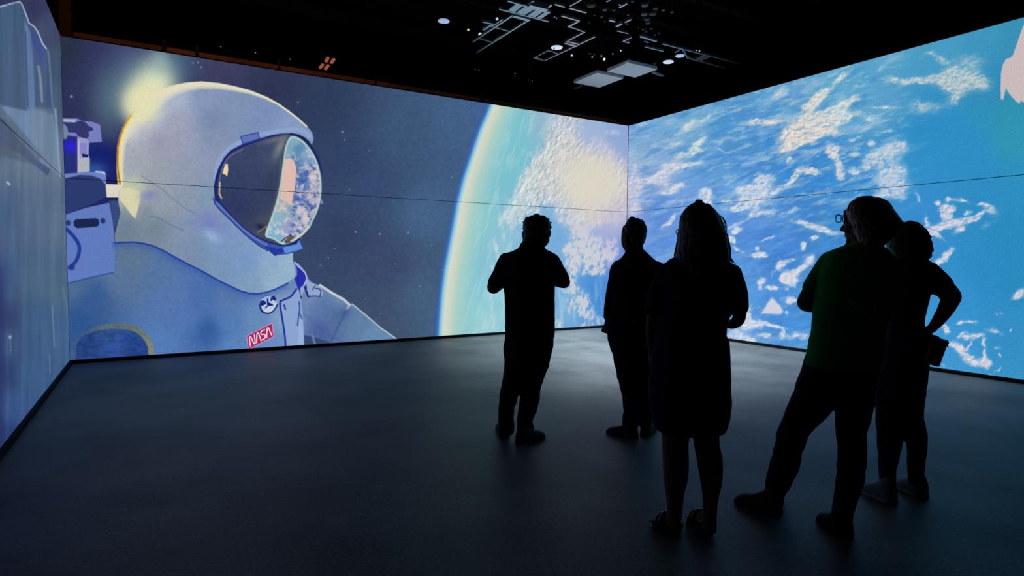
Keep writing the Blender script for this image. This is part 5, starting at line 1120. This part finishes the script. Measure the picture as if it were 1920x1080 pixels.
fuse('trousers', [p.slices(hips), p.slices(ll), p.slices(lr)], VX, M_PANT, Dd, 4, .004, 26, 7.0)
shoe(Dd, (1460, 967), (1381, 940), .11, M_SHOE, M_SOLE, .12); shoe(Dd, (1586, 1008), (1543, 974), .11, M_SHOE, M_SOLE, .12)
# glasses
fd = rot_face(p, -62); sd = np.cross(fd, np.array([0, 0, 1.0]))
g1 = empty('glasses', p.L(1580, 410, .05), None, None); g1.parent = Dd; g1.location = Vector(p.L(1580, 410, .05)) - Vector(root_loc(Dd))
for k in (-1, 1):
    c_ = p.L(1583.5, 410, .055) + sd * .033 * k + fd * .012
    mesh_obj('lens_rim', *ringmesh(c_, sd, np.array([0, 0, 1.0]), .026, .0022, sq=.72), M_GLASSF, g1, True)
    mesh_obj('temple_arm', *tube([c_ + sd * .028 * k + np.array([0, 0, .012]), c_ + sd * .040 * k - fd * .05 + np.array([0, 0, .010]), c_ + sd * .044 * k - fd * .12 + np.array([0, 0, .0])], [.002, .002, .0025], 6), M_GLASSF, g1, True)
c_ = p.L(1583.5, 409, .055) + fd * .014; mesh_obj('bridge', *tube([c_ - sd * .009, c_ + sd * .009], [.002, .002], 6), M_GLASSF, g1, True)
# printed ring of letters, laid on the shirt's back
def print_letters():
    dg = bpy.context.evaluated_depsgraph_get(); dg.update()
    txt = 'BROT'; Vv = []; Ff = []
    cu, cvv, R_ = 1631, 538, 40.0
    inv = np.array(root_loc(sh_ob))
    def drop(u, v):
        d = ray(u, v); d = d / np.linalg.norm(d); ok, loc, no, _ = sh_ob.ray_cast(Vector(CAM - inv), Vector(d))
        return (np.array(loc) + inv - d * .0035) if ok else None
    def glyph(ch, ang, size):
        c = bpy.data.curves.new('glyph', 'FONT'); c.body = ch; c.size = 1.0; c.align_x = 'CENTER'; c.resolution_u = 3; c.fill_mode = 'FRONT'
        o = bpy.data.objects.new('glyph', c); COL.objects.link(o); dg2 = bpy.context.evaluated_depsgraph_get(); me = bpy.data.meshes.new_from_object(o.evaluated_get(dg2))
        tri = [tuple(q.vertices) for q in me.polygons]; vs = [tuple(v.co) for v in me.vertices]
        bpy.data.objects.remove(o); bpy.data.curves.remove(c); bpy.data.meshes.remove(me)
        n0 = len(Vv); ca, sa = math.cos(ang), math.sin(ang); loc = []
        for x, y, _z in vs:
            px = x * size; py = R_ + y * size
            u = cu + px * ca + py * sa; v = cvv - (-px * sa + py * ca) * 1.12
            q = drop(u, v)
            if q is None: return
            loc.append(q)
        mesh_obj('letter', loc, tri, M_PRINT, sh_ob)
    for i, ch in enumerate(txt): glyph(ch, math.radians(-66 + i * 19), 13)
    # worn, unreadable rest of the printed ring
    def patch(a0, a1, r0, r1):
        n0 = len(Vv); loc = []
        for a in np.linspace(a0, a1, 4):
            for r in (r0, r1):
                q = drop(cu + r * math.sin(a), cvv - r * math.cos(a) * 1.12)
                if q is None: return
                loc.append(q)
        mesh_obj('worn_print', loc, [(2 * k, 2 * k + 1, 2 * k + 3, 2 * k + 2) for k in range(3)], M_PRINT, sh_ob)
    for a in range(14, 60, 11): patch(math.radians(a), math.radians(a + 6), 42, 48)
    for a in range(115, 262, 12): patch(math.radians(a), math.radians(a + 7), 41, 46)
print_letters()

# ---- person behind, hand on hip
p = Man(1690, 934)
Ee = empty('person', p.f, 'person with round curly hair and light sneakers, hand on hip, behind the green shirt', 'person')
top = [(478, 1694, 1728, .06), (486, 1682, 1740, .08), (492, 1674, 1746, .09), (500, 1668, 1751, .105), (512, 1664, 1752, .12), (530, 1662, 1750, .125), (545, 1662, 1746, .125), (560, 1662, 1743, .12), (573, 1663, 1739.5, .115), (590, 1664, 1736, .11), (606, 1664, 1735, .11), (618, 1662, 1738, .115), (628, 1660, 1743, .12), (640, 1657, 1746, .125)]
hips = [(612, 1663, 1737, .11), (621, 1661, 1747, .12), (632, 1659, 1752, .125), (650, 1655, 1750, .13), (680, 1650, 1744, .135), (700, 1647, 1741, .13), (722, 1643, 1738, .12), (740, 1641, 1736, .11)]
ll = [(700, 1642, 1697, .10), (737, 1639.5, 1695, .095), (770, 1640, 1695, .088), (813, 1643, 1693.5, .075), (840, 1644.5, 1690.5, .072), (880, 1646.5, 1681, .06), (900, 1648, 1680, .055), (915, 1649, 1680, .055)]
lr = [(700, 1690, 1741, .10), (737, 1693, 1735.5, .095), (783, 1695, 1732, .078), (798, 1694, 1736, .076), (813, 1694.5, 1740, .076), (840, 1700, 1738.5, .072), (865, 1700, 1735.5, .062), (880, 1700.5, 1734, .058), (905, 1702, 1733, .055)]
ar = [(1741, 510, 0, 18), (1760, 530, 0, 18.5), (1781, 553, 0, 18), (1782, 562, 0, 16.5), (1771, 584, .0, 14), (1757, 604, .0, 11), (1746, 617, .0, 9)]
al = [(1672, 510, 0, 16), (1664, 550, 0, 14), (1658, 590, 0, 12), (1656, 625, .03, 9), (1656, 640, .05, 7)]
hd, PF = head(p.L(1708, 458, .0), rot_face(p, -40), .22, .165, .15)
neck = [(466, 1694, 1726, .05), (480, 1692, 1727, .052), (490, 1690, 1730, .06)]
parts = [p.slices(top, -.012), p.slices(hips, -.012), p.slices(ll, -.010), p.slices(lr, -.010), p.slices(neck), p.tube(ar, -.003), p.tube(al, -.003)] + hd
parts += hand(p.L(1745, 618, .0), -p.s * .8 + p.h * .35 - np.array([0, 0, .5]), -p.h * .3 + p.s * -.2 - np.array([0, 0, .6]), .17, .25, 1) + hand(p.L(1656, 642, .05), p.h * .1 - np.array([0, 0, 1]), p.s, .17, .35, -1)
fuse('body', parts, VX, M_SKIN, Ee)
hair = [(418, 1698, 1716, .05), (421, 1689, 1723, .08), (426, 1680, 1730, .10), (434, 1671, 1738, .12), (444, 1664, 1744, .13), (455, 1661, 1747.5, .13, -.01), (467, 1662, 1749, .13, -.02), (478, 1668, 1746, .12, -.03), (486, 1678, 1740, .10, -.04), (490, 1694, 1734, .07, -.05)]
cr = random.Random(3); curls = []
for v_, a_, b_, *_x in hair[1:-1]:
    for u_ in np.linspace(a_ + 3, b_ - 3, 7):
        for sgn in (-1, 1):
            tt = (u_ - (a_ + b_) / 2) / ((b_ - a_) / 2); dz = .10 * math.sqrt(max(0, 1 - tt * tt)) * sgn
            curls.append(ellipsoid(p.L(u_ + cr.uniform(-2, 2), v_ + cr.uniform(-2, 2), dz - .015), (XA, YA, np.array([0, 0, 1.0])), (.013, .013, .013), 10, 6))
fuse('hair', [p.slices(hair)] + curls, VX, M_HAIR, Ee, 2, .0025, 70, 1.0)
fuse('top', [p.slices(top), p.tube([(1741, 510, 0, 18.5), (1758, 528, 0, 19.5), (1766, 537, 0, 19.5)]), p.tube([(1672, 510, 0, 16.5), (1666, 540, 0, 16)])], VX, M_BLACKC, Ee, 4, .003, 22, 8.0)
fuse('leggings', [p.slices(hips), p.slices(ll), p.slices(lr)], VX, M_NAVY, Ee, 4, .002, 26, 9.0)
shoe(Ee, (1674, 945), (1619, 921), .105, M_GSHOE, M_WSOLE, .13, 'sneaker'); shoe(Ee, (1732, 934), (1683, 913), .105, M_GSHOE, M_WSOLE, .13, 'sneaker')
# hip bag hanging at her side
c0 = p.L(1754.5, 660, -.19); zt = np.array([0, 0, 1.0]); up_ = (p.L(1763, 640) - p.L(1748, 682)); up_ /= np.linalg.norm(up_); rt_ = np.cross(p.h, up_)
bag = empty('hip_bag', c0, 'small black box-shaped bag hanging at the hip of the curly-haired person', 'bag')
rings = []
for t, k in ((-1.0, .86), (-.94, .97), (-.5, 1.0), (.5, 1.0), (.94, .97), (1.0, .88)):
    c_ = c0 + up_ * t * .066
    r = []
    for j in range(24):
        th = 2 * PI * j / 24; x, y = math.cos(th), math.sin(th); r.append(c_ + rt_ * .034 * k * np.sign(x) * abs(x) ** .35 + p.h * .055 * k * np.sign(y) * abs(y) ** .35)
    rings.append(r)
mesh_obj('pouch', *loft(rings), M_LEATH, bag)
mesh_obj('flap', *box(c0 + up_ * .058, .036, .058, .012, rt_, p.h, up_), M_LEATH, bag)
mesh_obj('clip', *tube([c0 + up_ * .06, c0 + up_ * .075 - rt_ * .01, c0 + up_ * .078 - rt_ * .03], [.006, .006, .006], 8), M_BLK, bag, True)
